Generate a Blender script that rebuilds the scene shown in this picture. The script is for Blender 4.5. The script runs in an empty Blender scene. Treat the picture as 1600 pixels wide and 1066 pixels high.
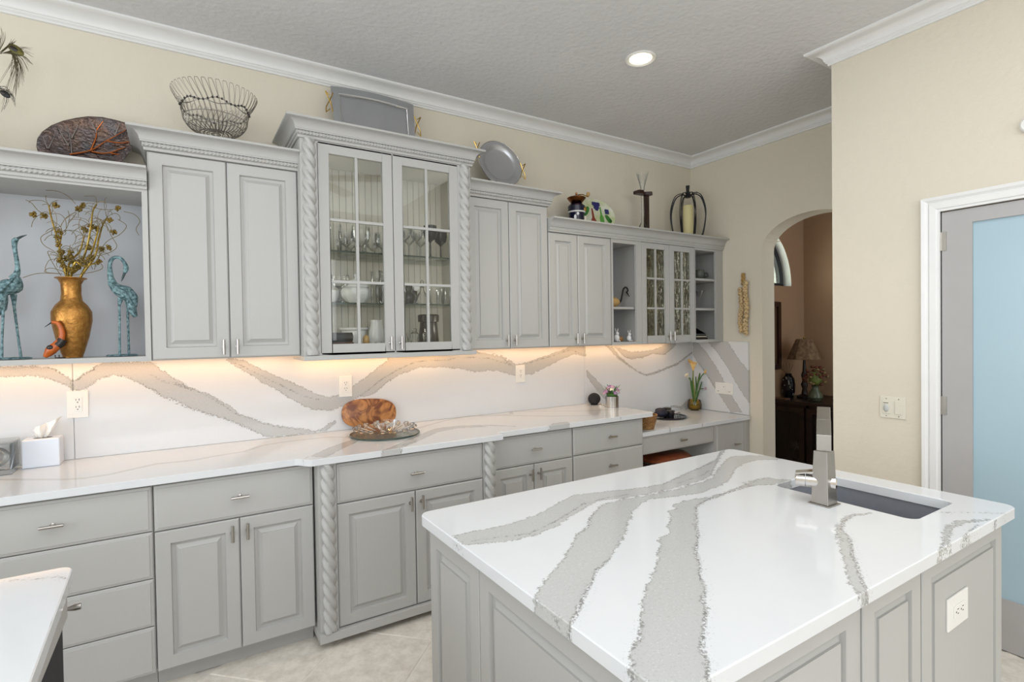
import bpy, bmesh, math, random
import numpy as np
from math import sin, cos, pi, radians
from mathutils import Vector, Matrix
random.seed(7)
C = bpy.context.scene.collection
# ------------------------------------------------------------------ camera
CAM = np.array([0, -3.264, 1.4875])
CR = np.array([0.84669862, -0.53185963, -0.01505932]); CU = np.array([0.0211298, 0.00533002, 0.99976253]); CF = np.array([0.53165306, 0.84681576, -0.01575101])
FPX = 826.08
cam = bpy.data.objects.new('camera', bpy.data.cameras.new('camera')); C.objects.link(cam)
cam.data.sensor_width = 36; cam.data.lens = FPX / 1600 * 36; cam.data.clip_start = 0.02
cam.matrix_world = Matrix(((CR[0], CU[0], -CF[0], CAM[0]), (CR[1], CU[1], -CF[1], CAM[1]), (CR[2], CU[2], -CF[2], CAM[2]), (0, 0, 0, 1)))
bpy.context.scene.camera = cam
def at(px, py, ax, val):                       # where the sight line of a photo pixel meets a plane of the room
    d = CF + (px - 800) / FPX * CR - (py - 533) / FPX * CU
    i = 'xyz'.index(ax); return CAM + (val - CAM[i]) / d[i] * d
# ------------------------------------------------------------------ world, light, exposure
sc = bpy.context.scene
sc.view_settings.view_transform = 'Standard'; sc.view_settings.look = 'None'
sc.view_settings.gamma = 1; sc.view_settings.exposure = 0.0; sc.view_settings.use_curve_mapping = False
wd = bpy.data.worlds.new('sky'); sc.world = wd; wd.use_nodes = True
wd.node_tree.nodes['Background'].inputs[0].default_value = (0.86, 0.93, 1.0, 1); wd.node_tree.nodes['Background'].inputs[1].default_value = 1.0
def area(name, loc, rot, sx, sy, power, col=(1, 1, 1), spread=180):
    l = bpy.data.lights.new(name, 'AREA'); l.shape = 'RECTANGLE'; l.size = sx; l.size_y = sy; l.energy = power; l.color = col; l.spread = radians(spread)
    o = bpy.data.objects.new(name, l); C.objects.link(o); o.location = loc; o.rotation_euler = [radians(a) for a in rot]; return o
area('window_daylight_left', (-3.2, -2.6, 1.7), (0, -90, 0), 2.1, 3.2, 70, (0.92, 0.96, 1.0))
area('window_daylight_behind', (-0.2, -6.9, 2.1), (90, 0, 0), 5.0, 1.4, 80, (0.97, 0.98, 1.0))
area('ceiling_bounce_fill', (0.6, -3.0, 3.02), (0, 0, 0), 3.4, 2.4, 47, (0.955, 0.975, 1.0))  # broad added fill standing in for light bounced off the ceiling
# ------------------------------------------------------------------ mesh helpers
class G:
    def __init__(s): s.v = []; s.f = []; s.m = []
    def add(s, vs, fs, mi=0):
        n = len(s.v); s.v += [tuple(map(float, p)) for p in vs]; s.f += [tuple(i + n for i in f) for f in fs]; s.m += [mi] * len(fs); return s
    def box(s, x0, y0, z0, x1, y1, z1, mi=0):
        return s.add([(x0, y0, z0), (x1, y0, z0), (x1, y1, z0), (x0, y1, z0), (x0, y0, z1), (x1, y0, z1), (x1, y1, z1), (x0, y1, z1)],
                     [(3, 2, 1, 0), (4, 5, 6, 7), (0, 1, 5, 4), (1, 2, 6, 5), (2, 3, 7, 6), (3, 0, 4, 7)], mi)
    def lathe(s, prof, c=(0, 0, 0), seg=24, mi=0, ax='z', sx=1, sy=1):
        n = len(prof); vs = []; fs = []
        for k in range(seg):
            a = 2 * pi * k / seg
            for r, z in prof:
                p = (r * cos(a) * sx, r * sin(a) * sy, z)
                if ax == 'y': p = (p[0], p[2], p[1])
                if ax == 'x': p = (p[2], p[0], p[1])
                vs.append((p[0] + c[0], p[1] + c[1], p[2] + c[2]))
        for k in range(seg):
            k2 = (k + 1) % seg
            for i in range(n - 1):
                f = (k * n + i, k2 * n + i, k2 * n + i + 1, k * n + i + 1); fs.append(f if ax != 'y' else f[::-1])
        return s.add(vs, fs, mi)
    def tube(s, pts, r, seg=6, mi=0, cap=True, flat=1.0):
        P = [Vector(p) for p in pts]; n = len(P)
        if n < 2: return s
        if not hasattr(r, '__len__'): r = [r] * n
        up = Vector((0, 0, 1)); vs = []; fs = []; T0 = (P[1] - P[0]).normalized()
        a = T0.cross(up); a = a if a.length > .05 else T0.cross(Vector((1, 0, 0))); a.normalize()
        for i in range(n):
            T = (P[min(i + 1, n - 1)] - P[max(i - 1, 0)]); T = T.normalized() if T.length > 1e-9 else T0
            a = a - T * a.dot(T); a = a.normalized() if a.length > 1e-6 else T.orthogonal().normalized(); b = T.cross(a)
            for k in range(seg):
                t = 2 * pi * k / seg; vs.append(P[i] + (a * cos(t) + b * sin(t) * flat) * r[i])
        for i in range(n - 1):
            for k in range(seg):
                k2 = (k + 1) % seg; fs.append((i * seg + k, i * seg + k2, (i + 1) * seg + k2, (i + 1) * seg + k))
        if cap: fs += [tuple(range(seg))[::-1], tuple((n - 1) * seg + k for k in range(seg))]
        return s.add(vs, fs, mi)
    def ball(s, c, r, seg=12, rings=8, mi=0, rot=None):
        if not hasattr(r, '__len__'): r = (r, r, r)
        vs = []; fs = []
        for i in range(rings + 1):
            t = pi * i / rings
            for k in range(seg):
                a = 2 * pi * k / seg; p = Vector((r[0] * sin(t) * cos(a), r[1] * sin(t) * sin(a), r[2] * cos(t)))
                if rot is not None: p = rot @ p
                vs.append((p.x + c[0], p.y + c[1], p.z + c[2]))
        for i in range(rings):
            for k in range(seg):
                k2 = (k + 1) % seg; fs.append((i * seg + k, (i + 1) * seg + k, (i + 1) * seg + k2, i * seg + k2))
        return s.add(vs, fs, mi)
    def prism(s, poly, a, b, ax='z', mi=0):      # outline in the two other axes, pushed from a to b along ax
        n = len(poly)
        def P(p, t): return {'z': (p[0], p[1], t), 'y': (p[0], t, p[1]), 'x': (t, p[0], p[1])}[ax]
        vs = [P(p, a) for p in poly] + [P(p, b) for p in poly]
        fs = [tuple(range(n))[::-1], tuple(range(n, 2 * n))] + [(i, (i + 1) % n, (i + 1) % n + n, i + n) for i in range(n)]
        return s.add(vs, fs, mi)
    def rings(s, o, u, n, w, h, rg, mi=0):       # nested rectangles: (inset, height above the plane) -> panelled front
        o = Vector(o); u = Vector(u); n = Vector(n); v = Vector((0, 0, 1)); vs = []; fs = []
        for i, d in rg:
            for a, b in ((i, i), (w - i, i), (w - i, h - i), (i, h - i)): vs.append(o + u * a + v * b + n * d)
        for k in range(len(rg) - 1):
            for j in range(4): fs.append((k * 4 + j, k * 4 + (j + 1) % 4, (k + 1) * 4 + (j + 1) % 4, (k + 1) * 4 + j))
        e = (len(rg) - 1) * 4; fs.append((e, e + 1, e + 2, e + 3)); fs.append((3, 2, 1, 0)); return s.add(vs, fs, mi)
    def sweep(s, prof, path, side=1, mi=0, cap=True):   # profile (out, z) along an xy path with mitred corners
        n = len(path); P = [Vector(p) for p in path]; vs = []; fs = []; m = len(prof)
        for i in range(n):
            d0 = (P[i] - P[i - 1]).normalized() if i else None; d1 = (P[i + 1] - P[i]).normalized() if i < n - 1 else None
            n0 = Vector((d0.y, -d0.x)) * side if d0 else None; n1 = Vector((d1.y, -d1.x)) * side if d1 else None
            if n0 is None: mv = n1
            elif n1 is None: mv = n0
            else: mv = (n0 + n1) / (1 + n0.dot(n1))
            for o_, z in prof: vs.append((P[i].x + mv.x * o_, P[i].y + mv.y * o_, z))
        for i in range(n - 1):
            for k in range(m - 1): fs.append((i * m + k, (i + 1) * m + k, (i + 1) * m + k + 1, i * m + k + 1))
        if cap: fs += [tuple(range(m)), tuple((n - 1) * m + k for k in range(m))[::-1]]
        return s.add(vs, fs, mi)
    def rope(s, p0, p1, R, n=3, pitch=.19, half=None, seg=18, step=None, depth=.3, hand=1):
        P0 = Vector(p0); P1 = Vector(p1); L = (P1 - P0).length; T = (P1 - P0).normalized()
        a = T.orthogonal().normalized(); b = T.cross(a); N = max(4, int(L / (step or pitch / 24))); vs = []; fs = []
        for i in range(N + 1):
            z = L * i / N; c = P0 + T * z
            for k in range(seg):
                t = 2 * pi * k / seg; ph = t * n + hand * 2 * pi * z / pitch * n
                q_ = abs((ph / (2 * pi)) % 1 - .5) * 2 * pi / n; a_ = R * .50; r = max(a_ * cos(q_) + math.sqrt(max(0, (R * .50) ** 2 - (a_ * sin(q_)) ** 2)), R * (1 - depth)); vs.append(c + (a * cos(t) + b * sin(t)) * r)
        for i in range(N):
            for k in range(seg):
                k2 = (k + 1) % seg; fs.append((i * seg + k, i * seg + k2, (i + 1) * seg + k2, (i + 1) * seg + k))
        fs += [tuple(range(seg))[::-1], tuple(N * seg + k for k in range(seg))]
        return s.add(vs, fs)
    def xf(s, M, start=0):
        for i in range(start, len(s.v)): p = M @ Vector(s.v[i]); s.v[i] = (p.x, p.y, p.z)
        return s
ROOT = {}
def tag(o, label=None, cat=None, group=None, kind=None):
    if label: o['label'] = label
    if cat: o['category'] = cat
    if group: o['group'] = group
    if kind: o['kind'] = kind
    return o
def thing(name, label, cat, loc=(0, 0, 0), group=None, kind=None):
    o = bpy.data.objects.new(name, None); o.empty_display_size = .05; C.objects.link(o); o.location = loc; ROOT[o] = Vector(loc)
    return tag(o, label, cat, group, kind)
def obj(name, g, mat, parent=None, smooth=False, bevel=0, kind=None, label=None, base=None, ang=40):
    me = bpy.data.meshes.new(name); base = ROOT.get(parent, base if base is not None else None)
    off = Vector(base) if base is not None else Vector((0, 0, 0))
    me.from_pydata([(x - off.x, y - off.y, z - off.z) for x, y, z in g.v], [], g.f)
    mats = mat if isinstance(mat, (list, tuple)) else [mat]
    for m in mats: me.materials.append(m)
    if len(mats) > 1: me.polygons.foreach_set('material_index', g.m)
    bm = bmesh.new(); bm.from_mesh(me)
    bmesh.ops.remove_doubles(bm, verts=bm.verts, dist=1e-6)
    bmesh.ops.recalc_face_normals(bm, faces=bm.faces)
    if bevel: bmesh.ops.bevel(bm, geom=[e for e in bm.edges if len(e.link_faces) == 2 and e.calc_face_angle(0) > .6], offset=bevel, segments=2, affect='EDGES', clamp_overlap=True, profile=.5)
    bm.to_mesh(me); bm.free()
    if smooth:
        me.polygons.foreach_set('use_smooth', [True] * len(me.polygons))
        try: me.set_sharp_from_angle(angle=radians(ang))
        except Exception: pass
    o = bpy.data.objects.new(name, me); C.objects.link(o)
    if parent is not None: o.parent = parent; ROOT[o] = off
    elif base is not None: o.location = off; ROOT[o] = off
    else: ROOT[o] = Vector((0, 0, 0))
    if kind: o['kind'] = kind
    if label: o['label'] = label
    return o
def dup(o, loc=None, label=None, rz=0, scale=None, parent=None, group=None):
    c = o.copy(); C.objects.link(c)
    if parent is not None: c.parent = parent
    for ch in o.children: dup(ch, parent=c)
    if loc is not None: c.location = loc; ROOT[c] = Vector(loc)
    if rz: c.rotation_euler.z += rz
    if scale: c.scale = scale
    if label: c['label'] = label
    if group: c['group'] = group
    return c
def arc(n, a0, a1): return [a0 + (a1 - a0) * i / (n - 1) for i in range(n)]
def spl(pts, n=6):                               # smooth curve through points
    P = [Vector(p) for p in pts]; P = [P[0] * 2 - P[1]] + P + [P[-1] * 2 - P[-2]]; out = []
    for i in range(1, len(P) - 2):
        for k in range(n):
            t = k / n; a, b, c, d = P[i - 1:i + 3]
            out.append(.5 * ((2 * b) + (c - a) * t + (2 * a - 5 * b + 4 * c - d) * t * t + (3 * b - a - 3 * c + d) * t ** 3))
    return out + [P[-2]]
# ------------------------------------------------------------------ materials
def mat(name, col, rough=.5, metal=0, bump=0, bscale=40, vary=0, vscale=8, emit=0, ecol=None, spec=.5, coat=0, col2=None):
    m = bpy.data.materials.new(name); m.use_nodes = True; nt = m.node_tree; b = nt.nodes['Principled BSDF']
    b.inputs['Base Color'].default_value = (*col, 1); b.inputs['Roughness'].default_value = rough; b.inputs['Metallic'].default_value = metal
    b.inputs['Specular IOR Level'].default_value = spec; b.inputs['Coat Weight'].default_value = coat
    if emit: b.inputs['Emission Color'].default_value = (*(ecol or col), 1); b.inputs['Emission Strength'].default_value = emit
    tc = nt.nodes.new('ShaderNodeTexCoord')
    n = nt.nodes.new('ShaderNodeTexNoise'); n.inputs['Scale'].default_value = vscale; n.inputs['Detail'].default_value = 6; nt.links.new(tc.outputs['Object'], n.inputs['Vector'])
    c2 = col2 or tuple(max(0, min(1, c * (1 - (vary or .03)))) for c in col)
    r = nt.nodes.new('ShaderNodeValToRGB'); r.color_ramp.elements[0].position = .35; r.color_ramp.elements[1].position = .65
    r.color_ramp.elements[0].color = (*col, 1); r.color_ramp.elements[1].color = (*c2, 1)
    nt.links.new(n.outputs['Fac'], r.inputs[0]); nt.links.new(r.outputs[0], b.inputs['Base Color'])
    if bump:
        n2 = nt.nodes.new('ShaderNodeTexNoise'); n2.inputs['Scale'].default_value = bscale; n2.inputs['Detail'].default_value = 5; nt.links.new(tc.outputs['Object'], n2.inputs['Vector'])
        bp = nt.nodes.new('ShaderNodeBump'); bp.inputs['Strength'].default_value = bump; bp.inputs['Distance'].default_value = .01
        nt.links.new(n2.outputs['Fac'], bp.inputs['Height']); nt.links.new(bp.outputs[0], b.inputs['Normal'])
    return m
def glassmat(name, tint=(.98, .99, .98), edge=(.7, .74, .72), gloss=.7, rough=.02, f=1.45, blend=.35):
    m = bpy.data.materials.new(name); m.use_nodes = True; nt = m.node_tree; nt.nodes.clear()
    out = nt.nodes.new('ShaderNodeOutputMaterial'); tr = nt.nodes.new('ShaderNodeBsdfTransparent'); gl = nt.nodes.new('ShaderNodeBsdfGlossy'); gl.inputs['Roughness'].default_value = rough
    lw = nt.nodes.new('ShaderNodeLayerWeight'); lw.inputs[0].default_value = blend
    mc = nt.nodes.new('ShaderNodeMix'); mc.data_type = 'RGBA'; mc.inputs[6].default_value = (*tint, 1); mc.inputs[7].default_value = (*edge, 1)
    nt.links.new(lw.outputs['Facing'], mc.inputs[0]); nt.links.new(mc.outputs[2], tr.inputs[0])
    fr = nt.nodes.new('ShaderNodeFresnel'); fr.inputs[0].default_value = f; mx = nt.nodes.new('ShaderNodeMixShader')
    mu = nt.nodes.new('ShaderNodeMath'); mu.operation = 'MULTIPLY'; mu.inputs[1].default_value = gloss; nt.links.new(fr.outputs[0], mu.inputs[0])
    nt.links.new(mu.outputs[0], mx.inputs[0]); nt.links.new(tr.outputs[0], mx.inputs[1]); nt.links.new(gl.outputs[0], mx.inputs[2]); nt.links.new(mx.outputs[0], out.inputs[0])
    return m
def quartz():
    m = bpy.data.materials.new('veined_quartz'); m.use_nodes = True; nt = m.node_tree; b = nt.nodes['Principled BSDF']; L = nt.links.new
    def N(t, **k):
        n = nt.nodes.new('ShaderNode' + t)
        for a, v in k.items(): setattr(n, a, v)
        return n
    def M(op, a, b_=None, c=None):
        n = N('Math', operation=op)
        for i, x in enumerate((a, b_, c)):
            if x is None: continue
            if isinstance(x, (int, float)): n.inputs[i].default_value = x
            else: L(x, n.inputs[i])
        return n.outputs[0]
    def SM(x, a, b_):
        n = N('MapRange', interpolation_type='SMOOTHSTEP'); L(x, n.inputs[0]); n.inputs[1].default_value = a; n.inputs[2].default_value = b_; return n.outputs[0]
    def noise(sc_, det=4, rough=.6):
        n = N('TexNoise'); n.inputs['Scale'].default_value = sc_; n.inputs['Detail'].default_value = det; n.inputs['Roughness'].default_value = rough; L(tc.outputs['Object'], n.inputs['Vector']); return n.outputs['Fac']
    tc = N('TexCoord'); band = N('Attribute', attribute_name='band').outputs['Fac']; line = N('Attribute', attribute_name='line').outputs['Fac']; soft = N('Attribute', attribute_name='soft').outputs['Fac']
    n1 = noise(38, 5, .7); n2 = noise(150, 3); n3 = noise(260, 2); n4 = noise(9, 4)
    d = M('ADD', band, M('MULTIPLY', M('SUBTRACT', n1, .5), .042)); d = M('ADD', d, M('MULTIPLY', M('SUBTRACT', n2, .5), .010))
    inb = SM(d, -.0015, .0015)
    edge = M('MULTIPLY', SM(M('ABSOLUTE', M('SUBTRACT', d, .002)), .0065, .0008), SM(n2, .44, .56))
    dl = M('ADD', line, M('MULTIPLY', M('SUBTRACT', n1, .5), .016)); ln = M('MULTIPLY', SM(dl, .0065, .0015), SM(n2, .40, .56))
    dots = M('MULTIPLY', SM(line, .028, .004), SM(n3, .615, .66))
    sf = M('MULTIPLY', SM(M('ADD', soft, M('MULTIPLY', M('SUBTRACT', n1, .5), .02)), .018, .010), .6)
    def mix(f, a, bcol):
        n = N('Mix', data_type='RGBA'); L(f, n.inputs[0])
        if isinstance(a, tuple): n.inputs[6].default_value = (*a, 1)
        else: L(a, n.inputs[6])
        n.inputs[7].default_value = (*bcol, 1); return n.outputs[2]
    c = mix(M('MULTIPLY', SM(n4, .45, .75), .35), (.70, .715, .73), (.665, .685, .705))
    c = mix(sf, c, (.47, .46, .44)); c = mix(M('MULTIPLY', inb, .93), c, (.49, .492, .485))
    c = mix(M('MULTIPLY', M('MULTIPLY', inb, SM(n3, .60, .70)), .5), c, (.70, .70, .70))
    c = mix(M('MULTIPLY', M('MULTIPLY', inb, SM(n2, .56, .66)), .45), c, (.40, .39, .37)); c = mix(M('MULTIPLY', edge, .62), c, (.24, .235, .22)); c = mix(M('MULTIPLY', ln, .75), c, (.20, .195, .19)); c = mix(M('MULTIPLY', dots, .5), c, (.22, .22, .21))
    L(c, b.inputs['Base Color']); b.inputs['Roughness'].default_value = .09; b.inputs['Specular IOR Level'].default_value = .45
    return m
M = dict(
    cab=mat('painted_cabinet_grey', (.462, .46, .443), .42, vary=.02, vscale=3, bump=.02, bscale=90),
    inside=mat('cabinet_interior_cream', (.66, .64, .57), .5),
    nicheback=mat('painted_niche_grey', (.50, .515, .54), .5),
    wall=mat('cream_wall_paint', (.72, .665, .55), .75, bump=.25, bscale=28, vary=.03, vscale=1.2),
    ceil=mat('ceiling_paint', (.70, .70, .705), .85, bump=.45, bscale=34, vary=.04, vscale=2),
    trim=mat('white_trim_paint', (.80, .80, .79), .35),
    nickel=mat('brushed_nickel', (.50, .48, .45), .28, 1, vary=.08, vscale=30),
    steel=mat('brushed_steel', (.42, .40, .375), .34, 1, vary=.1, vscale=3, bump=.05, bscale=200),
    chrome=mat('polished_chrome', (.70, .68, .66), .08, 1),
    traysteel=mat('satin_tray_metal', (.50, .51, .53), .32, .75, vary=.05),
    gold=mat('gold_metal', (.62, .42, .12), .25, 1, vary=.3, vscale=60),
    goldleaf=mat('antique_gold_leaf', (.45, .30, .06), .4, .8, vary=.5, vscale=80),
    goldpod=mat('dull_gold_pod', (.30, .20, .04), .5, .5, vary=.5, vscale=90), vase=mat('gold_vase_glaze', (.50, .25, .06), .33, .75, vary=.3, vscale=55, bump=.25, bscale=70, col2=(.36, .16, .035)),
    patina=mat('verdigris_bronze', (.27, .42, .45), .55, .2, bump=.9, bscale=80, vscale=75, col2=(.045, .10, .11)),
    darkpat=mat('dark_bronze', (.06, .09, .09), .5, .5, bump=.6, bscale=90),
    twig=mat('dark_gold_twig', (.22, .17, .07), .5, .4),
    wire=mat('dark_wire', (.24, .22, .19), .35, .8),
    silverwire=mat('silver_wire', (.42, .41, .38), .25, 1),
    black=mat('black_iron', (.014, .014, .016), .45, .3),
    ovenblk=mat('oven_black', (.008, .008, .009), .5, spec=.15), blackg=mat('gloss_black', (.008, .008, .012), .12),
    white=mat('white_plastic', (.84, .83, .79), .35), ceramic=mat('white_ceramic', (.82, .83, .84), .15),
    almond=mat('almond_plastic', (.74, .71, .60), .35), slot=mat('dark_slot', (.03, .03, .03), .5), greylens=mat('grey_lens', (.52, .53, .52), .2),
    tissue=mat('tissue_paper', (.88, .86, .83), .8), paper=mat('tissue_box_card', (.80, .84, .92), .5),
    candle=mat('ivory_wax', (.80, .72, .38), .5, spec=.3), mahog=mat('dark_mahogany', (.035, .012, .008), .3, vary=.4, vscale=12),
    leafdark=mat('hammered_dark_copper', (.115, .105, .11), .22, .9, bump=1.0, bscale=60, col2=(.17, .11, .085), vscale=14), ridge=mat('pewter_ridge', (.34, .31, .30), .25, .9), copper=mat('bright_copper', (.65, .20, .06), .25, .9),
    orange=mat('orange_lacquer', (.55, .12, .015), .3, vary=.3, vscale=40), blk2=mat('black_lacquer', (.02, .015, .012), .3),
    feather=mat('peacock_feather', (.10, .085, .04), .7), featheye=mat('feather_eye', (.16, .14, .02), .5, .3, col2=(.05, .05, .03), vscale=30),
    garlic=mat('garlic_skin', (.66, .50, .28), .5, vary=.35, vscale=80, col2=(.50, .34, .16)), garlict=mat('braided_straw', (.42, .26, .08), .6),
    frost=mat('frosted_blue_glass', (.40, .545, .62), .22, vary=.03, vscale=1.5), doorgrey=mat('painted_door_grey', (.43, .42, .415), .45),
    sink=mat('dark_composite_sink', (.25, .26, .29), .5, vary=.06, vscale=40), rubber=mat('black_cord', (.02, .02, .02), .5),
    fabric=mat('black_speaker_fabric', (.018, .018, .02), .85, bump=.5, bscale=400), green=mat('leaf_green', (.06, .16, .03), .45), olive=mat('olive_stem', (.18, .22, .05), .5),
    pink=mat('pink_petal', (.62, .36, .46), .6), lilac=mat('lilac_petal', (.36, .20, .34), .6), cream=mat('cream_petal', (.80, .74, .58), .6), peach=mat('peach_calla', (.80, .42, .10), .45, col2=(.85, .60, .25), vscale=25),
    navy=mat('navy_fabric', (.012, .012, .03), .6), wicker=mat('woven_wicker', (.42, .24, .09), .6, bump=.8, bscale=80, col2=(.26, .12, .04), vscale=60),
    cobalt=mat('cobalt_enamel', (.006, .007, .028), .12), brass=mat('brass_fitting', (.55, .34, .10), .2, 1), copbrass=mat('copper_hopper', (.25, .09, .03), .2, 1),
    brown=mat('brown_leather_seat', (.22, .055, .018), .3, vary=.4, vscale=10), book=mat('black_book_cover', (.03, .028, .026), .5), book2=mat('brown_book_cover', (.14, .08, .05), .5),
    gourd=mat('tan_gourd', (.48, .31, .12), .35), stone=mat('grey_green_stoneware', (.13, .14, .115), .35, vary=.4), dkglass=mat('smoked_wine_glass', (.03, .03, .03), .08),
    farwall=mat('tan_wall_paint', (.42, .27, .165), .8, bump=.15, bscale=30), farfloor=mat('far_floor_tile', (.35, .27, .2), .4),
    shade=mat('floral_lampshade', (.24, .16, .085), .8, vary=.5, vscale=30, col2=(.13, .07, .04)), leaf_red=mat('rust_flower', (.16, .045, .02), .6, vary=.5, vscale=60), celadon=mat('celadon_vase', (.10, .12, .075), .25),
    grout=mat('floor_grout', (.80, .76, .69), .8), led=mat('warm_led_strip', (1, .62, .25), .5, emit=9, ecol=(1.0, .52, .17)), bulb=mat('downlight_lens', (1, .9, .7), .5, emit=5, ecol=(1.0, .86, .62)),
    outdoors=mat('garden_outside', (.25, .4, .12), .8, vary=.6, vscale=10, col2=(.55, .62, .40)), quartz=quartz(),
    pane=glassmat('cabinet_pane_glass', (.98, .985, .97), (.85, .88, .85), .75, .01), glass=glassmat('clear_glass', (.98, .985, .985), (.70, .74, .73), .8, .03, 1.4, .30),
    shelfg=glassmat('shelf_glass', (.98, .99, .985), (.86, .90, .88), .6, .02), gedge=mat('green_glass_edge', (.035, .06, .05), .15), dimple=glassmat('cut_crystal', (.975, .975, .97), (.74, .75, .73), .8, .12, 1.5, .35), amber=glassmat('amber_glass', (.85, .75, .25), (.35, .25, .02), 1.0, .04, 1.6, .5))
def rainglass():
    m = glassmat('rain_textured_glass', (.90, .89, .78), (.55, .55, .44), .9, .08, 1.45, .35); nt = m.node_tree
    v = nt.nodes.new('ShaderNodeTexNoise'); v.inputs['Scale'].default_value = 30; v.inputs['Detail'].default_value = 2
    tc = nt.nodes.new('ShaderNodeTexCoord'); mp = nt.nodes.new('ShaderNodeMapping'); mp.inputs['Scale'].default_value = (1.6, 1.6, .35)
    nt.links.new(tc.outputs['Object'], mp.inputs[0]); nt.links.new(mp.outputs[0], v.inputs[0]); bp = nt.nodes.new('ShaderNodeBump'); bp.inputs['Strength'].default_value = .5; bp.inputs['Distance'].default_value = .02
    nt.links.new(v.outputs[0], bp.inputs['Height'])
    for n in nt.nodes:
        if n.type in ('BSDF_GLOSSY', 'FRESNEL'): nt.links.new(bp.outputs[0], n.inputs['Normal'])
    return m
M['rain'] = rainglass()
def tilemat():
    m = mat('travertine_floor_tile', (.84, .79, .71), .28, vary=.1, vscale=17, col2=(.62, .56, .48)); nt = m.node_tree
    info = nt.nodes.new('ShaderNodeObjectInfo'); nt.nodes['Noise Texture'].noise_dimensions = '4D'; mu = nt.nodes.new('ShaderNodeMath'); mu.operation = 'MULTIPLY'; mu.inputs[1].default_value = 40
    nt.links.new(info.outputs['Random'], mu.inputs[0]); nt.links.new(mu.outputs[0], nt.nodes['Noise Texture'].inputs['W']); nt.nodes['Noise Texture'].inputs['Detail'].default_value = 9; nt.nodes['Noise Texture'].inputs['Roughness'].default_value = .72; [setattr(n.color_ramp.elements[0], 'position', .40) or setattr(n.color_ramp.elements[1], 'position', .68) for n in nt.nodes if n.type == 'VALTORGB']; return m
M['tile'] = tilemat()
def woodmat(name, a, b, scale, rough):
    m = mat(name, a, rough); nt = m.node_tree; n = nt.nodes['Noise Texture']; n.inputs['Scale'].default_value = scale; n.inputs['Distortion'].default_value = 2.2; n.inputs['Detail'].default_value = 8
    for nn in nt.nodes:
        if nn.type == 'VALTORGB':
            nn.color_ramp.elements[0].color = (*b, 1); nn.color_ramp.elements[1].color = (*a, 1); nn.color_ramp.elements[0].position = .38; nn.color_ramp.elements[1].position = .58
    return m
M['burl'] = woodmat('burl_wood', (.46, .20, .06), (.15, .045, .014), 11, .35); M['darkwood'] = woodmat('dark_console_wood', (.022, .010, .007), (.009, .005, .004), 4, .35)
# ------------------------------------------------------------------ room shell
def struct(name, g, m, **k):
    o = obj(name, g, m, **k); o['kind'] = 'structure'; return o
XF, XR, YR, HC = 4.02, 3.151, -1.685, 3.05
fl = thing('floor', 'cream travertine tiles laid diagonally with pale grout', 'floor', (0, 0, 0), kind='structure'); del fl['category']
obj('grout_bed', G().box(-3.4, -7, -.06, 4.2, .2, -.004), M['grout'], fl)
S_ = .6222; tilem = None; r2 = math.sqrt(2)
ti = G(); hw = S_ / r2 / 2 - .0045
ti.rings((-hw, -hw, 0), (1, 0, 0), (0, 0, 1), 1, 1, [(0, 0)])
ti = G(); ti.add([(-hw, -hw, -.012), (hw, -hw, -.012), (hw, hw, -.012), (-hw, hw, -.012), (-hw, -hw, -.002), (hw, -hw, -.002), (hw, hw, -.002), (-hw, hw, -.002),
     (-hw + .003, -hw + .003, 0), (hw - .003, -hw + .003, 0), (hw - .003, hw - .003, 0), (-hw + .003, hw - .003, 0)],
     [(3, 2, 1, 0)] + [(i, (i + 1) % 4, (i + 1) % 4 + 4, i + 4) for i in range(4)] + [(i + 4, (i + 1) % 4 + 4, (i + 1) % 4 + 8, i + 8) for i in range(4)] + [(8, 9, 10, 11)])
tile0 = None
for i in range(-14, 14):
    for j in range(-16, 12):
        a = 1.279 + S_ * (i + .5); b = .115 + S_ * (j + .5); x = (a + b) / 2; y = (b - a) / 2    # x-y = a, x+y = b
        if not (-1.6 < x < 3.0 and -3.9 < y < -.45) : continue
        if x > 1.7 and y > -2.2: continue
        if tile0 is None: tile0 = obj('tile', ti, M['tile'], fl); t = tile0
        else: t = tile0.copy(); C.objects.link(t)
        t.location = (x, y, 0); t.rotation_euler.z = pi / 4 + (pi / 2) * random.randrange(4)
g = G(); g.box(-3.4, -7, HC, XF + .15, .15, HC + .1); struct('ceiling', g, M['ceil'])
struct('wall_back', G().box(-3.4, 0, 0, XF + .15, .15, HC), M['wall'])
# far wall with the arched opening
A0, A1, AC, AZ, AB = -.70, -1.50, -1.10, 2.127, .238
poly = [(0, 0), (0, HC), (-1.83, HC), (-1.83, 0), (A1, 0), (A1, AZ)] + [(AC - .4 * cos(t), AZ + AB * sin(t)) for t in arc(25, 0, pi)][1:-1] + [(A0, AZ), (A0, 0)]
struct('wall_far', G().prism(poly, XF, XF + .17, 'x'), M['wall'])
g = G().box(XR, -3.0, 2.045, XR + .12, -2.19, HC); g.box(XR, -2.19, 0, XR + .12, YR, HC); g.box(XR + .12, YR - .12, 0, XF - .001, YR, HC); g.box(XR, -7, 0, XR + .12, -3.0, HC); g.box(XR + .5, -3.0, 0, XR + .55, -2.1, HC)
struct('wall_right', g, M['wall'])
g = G().box(-3.4, -7, 0, -3.25, .1, .5).box(-3.4, -7, 2.75, -3.25, .1, HC).box(-3.4, -7, .5, -3.25, -4.4, 2.75).box(-3.4, -.9, .5, -3.25, .1, 2.75); struct('wall_left', g, M['wall'])
g = G().box(-3.4, -7.1, 0, XR, -7, .3).box(-3.4, -7.1, 2.8, XR, -7, HC).box(-3.4, -7.1, .3, -2.9, -7, 2.8).box(2.5, -7.1, .3, XR, -7, 2.8); struct('wall_front', g, M['wall'])
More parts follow.
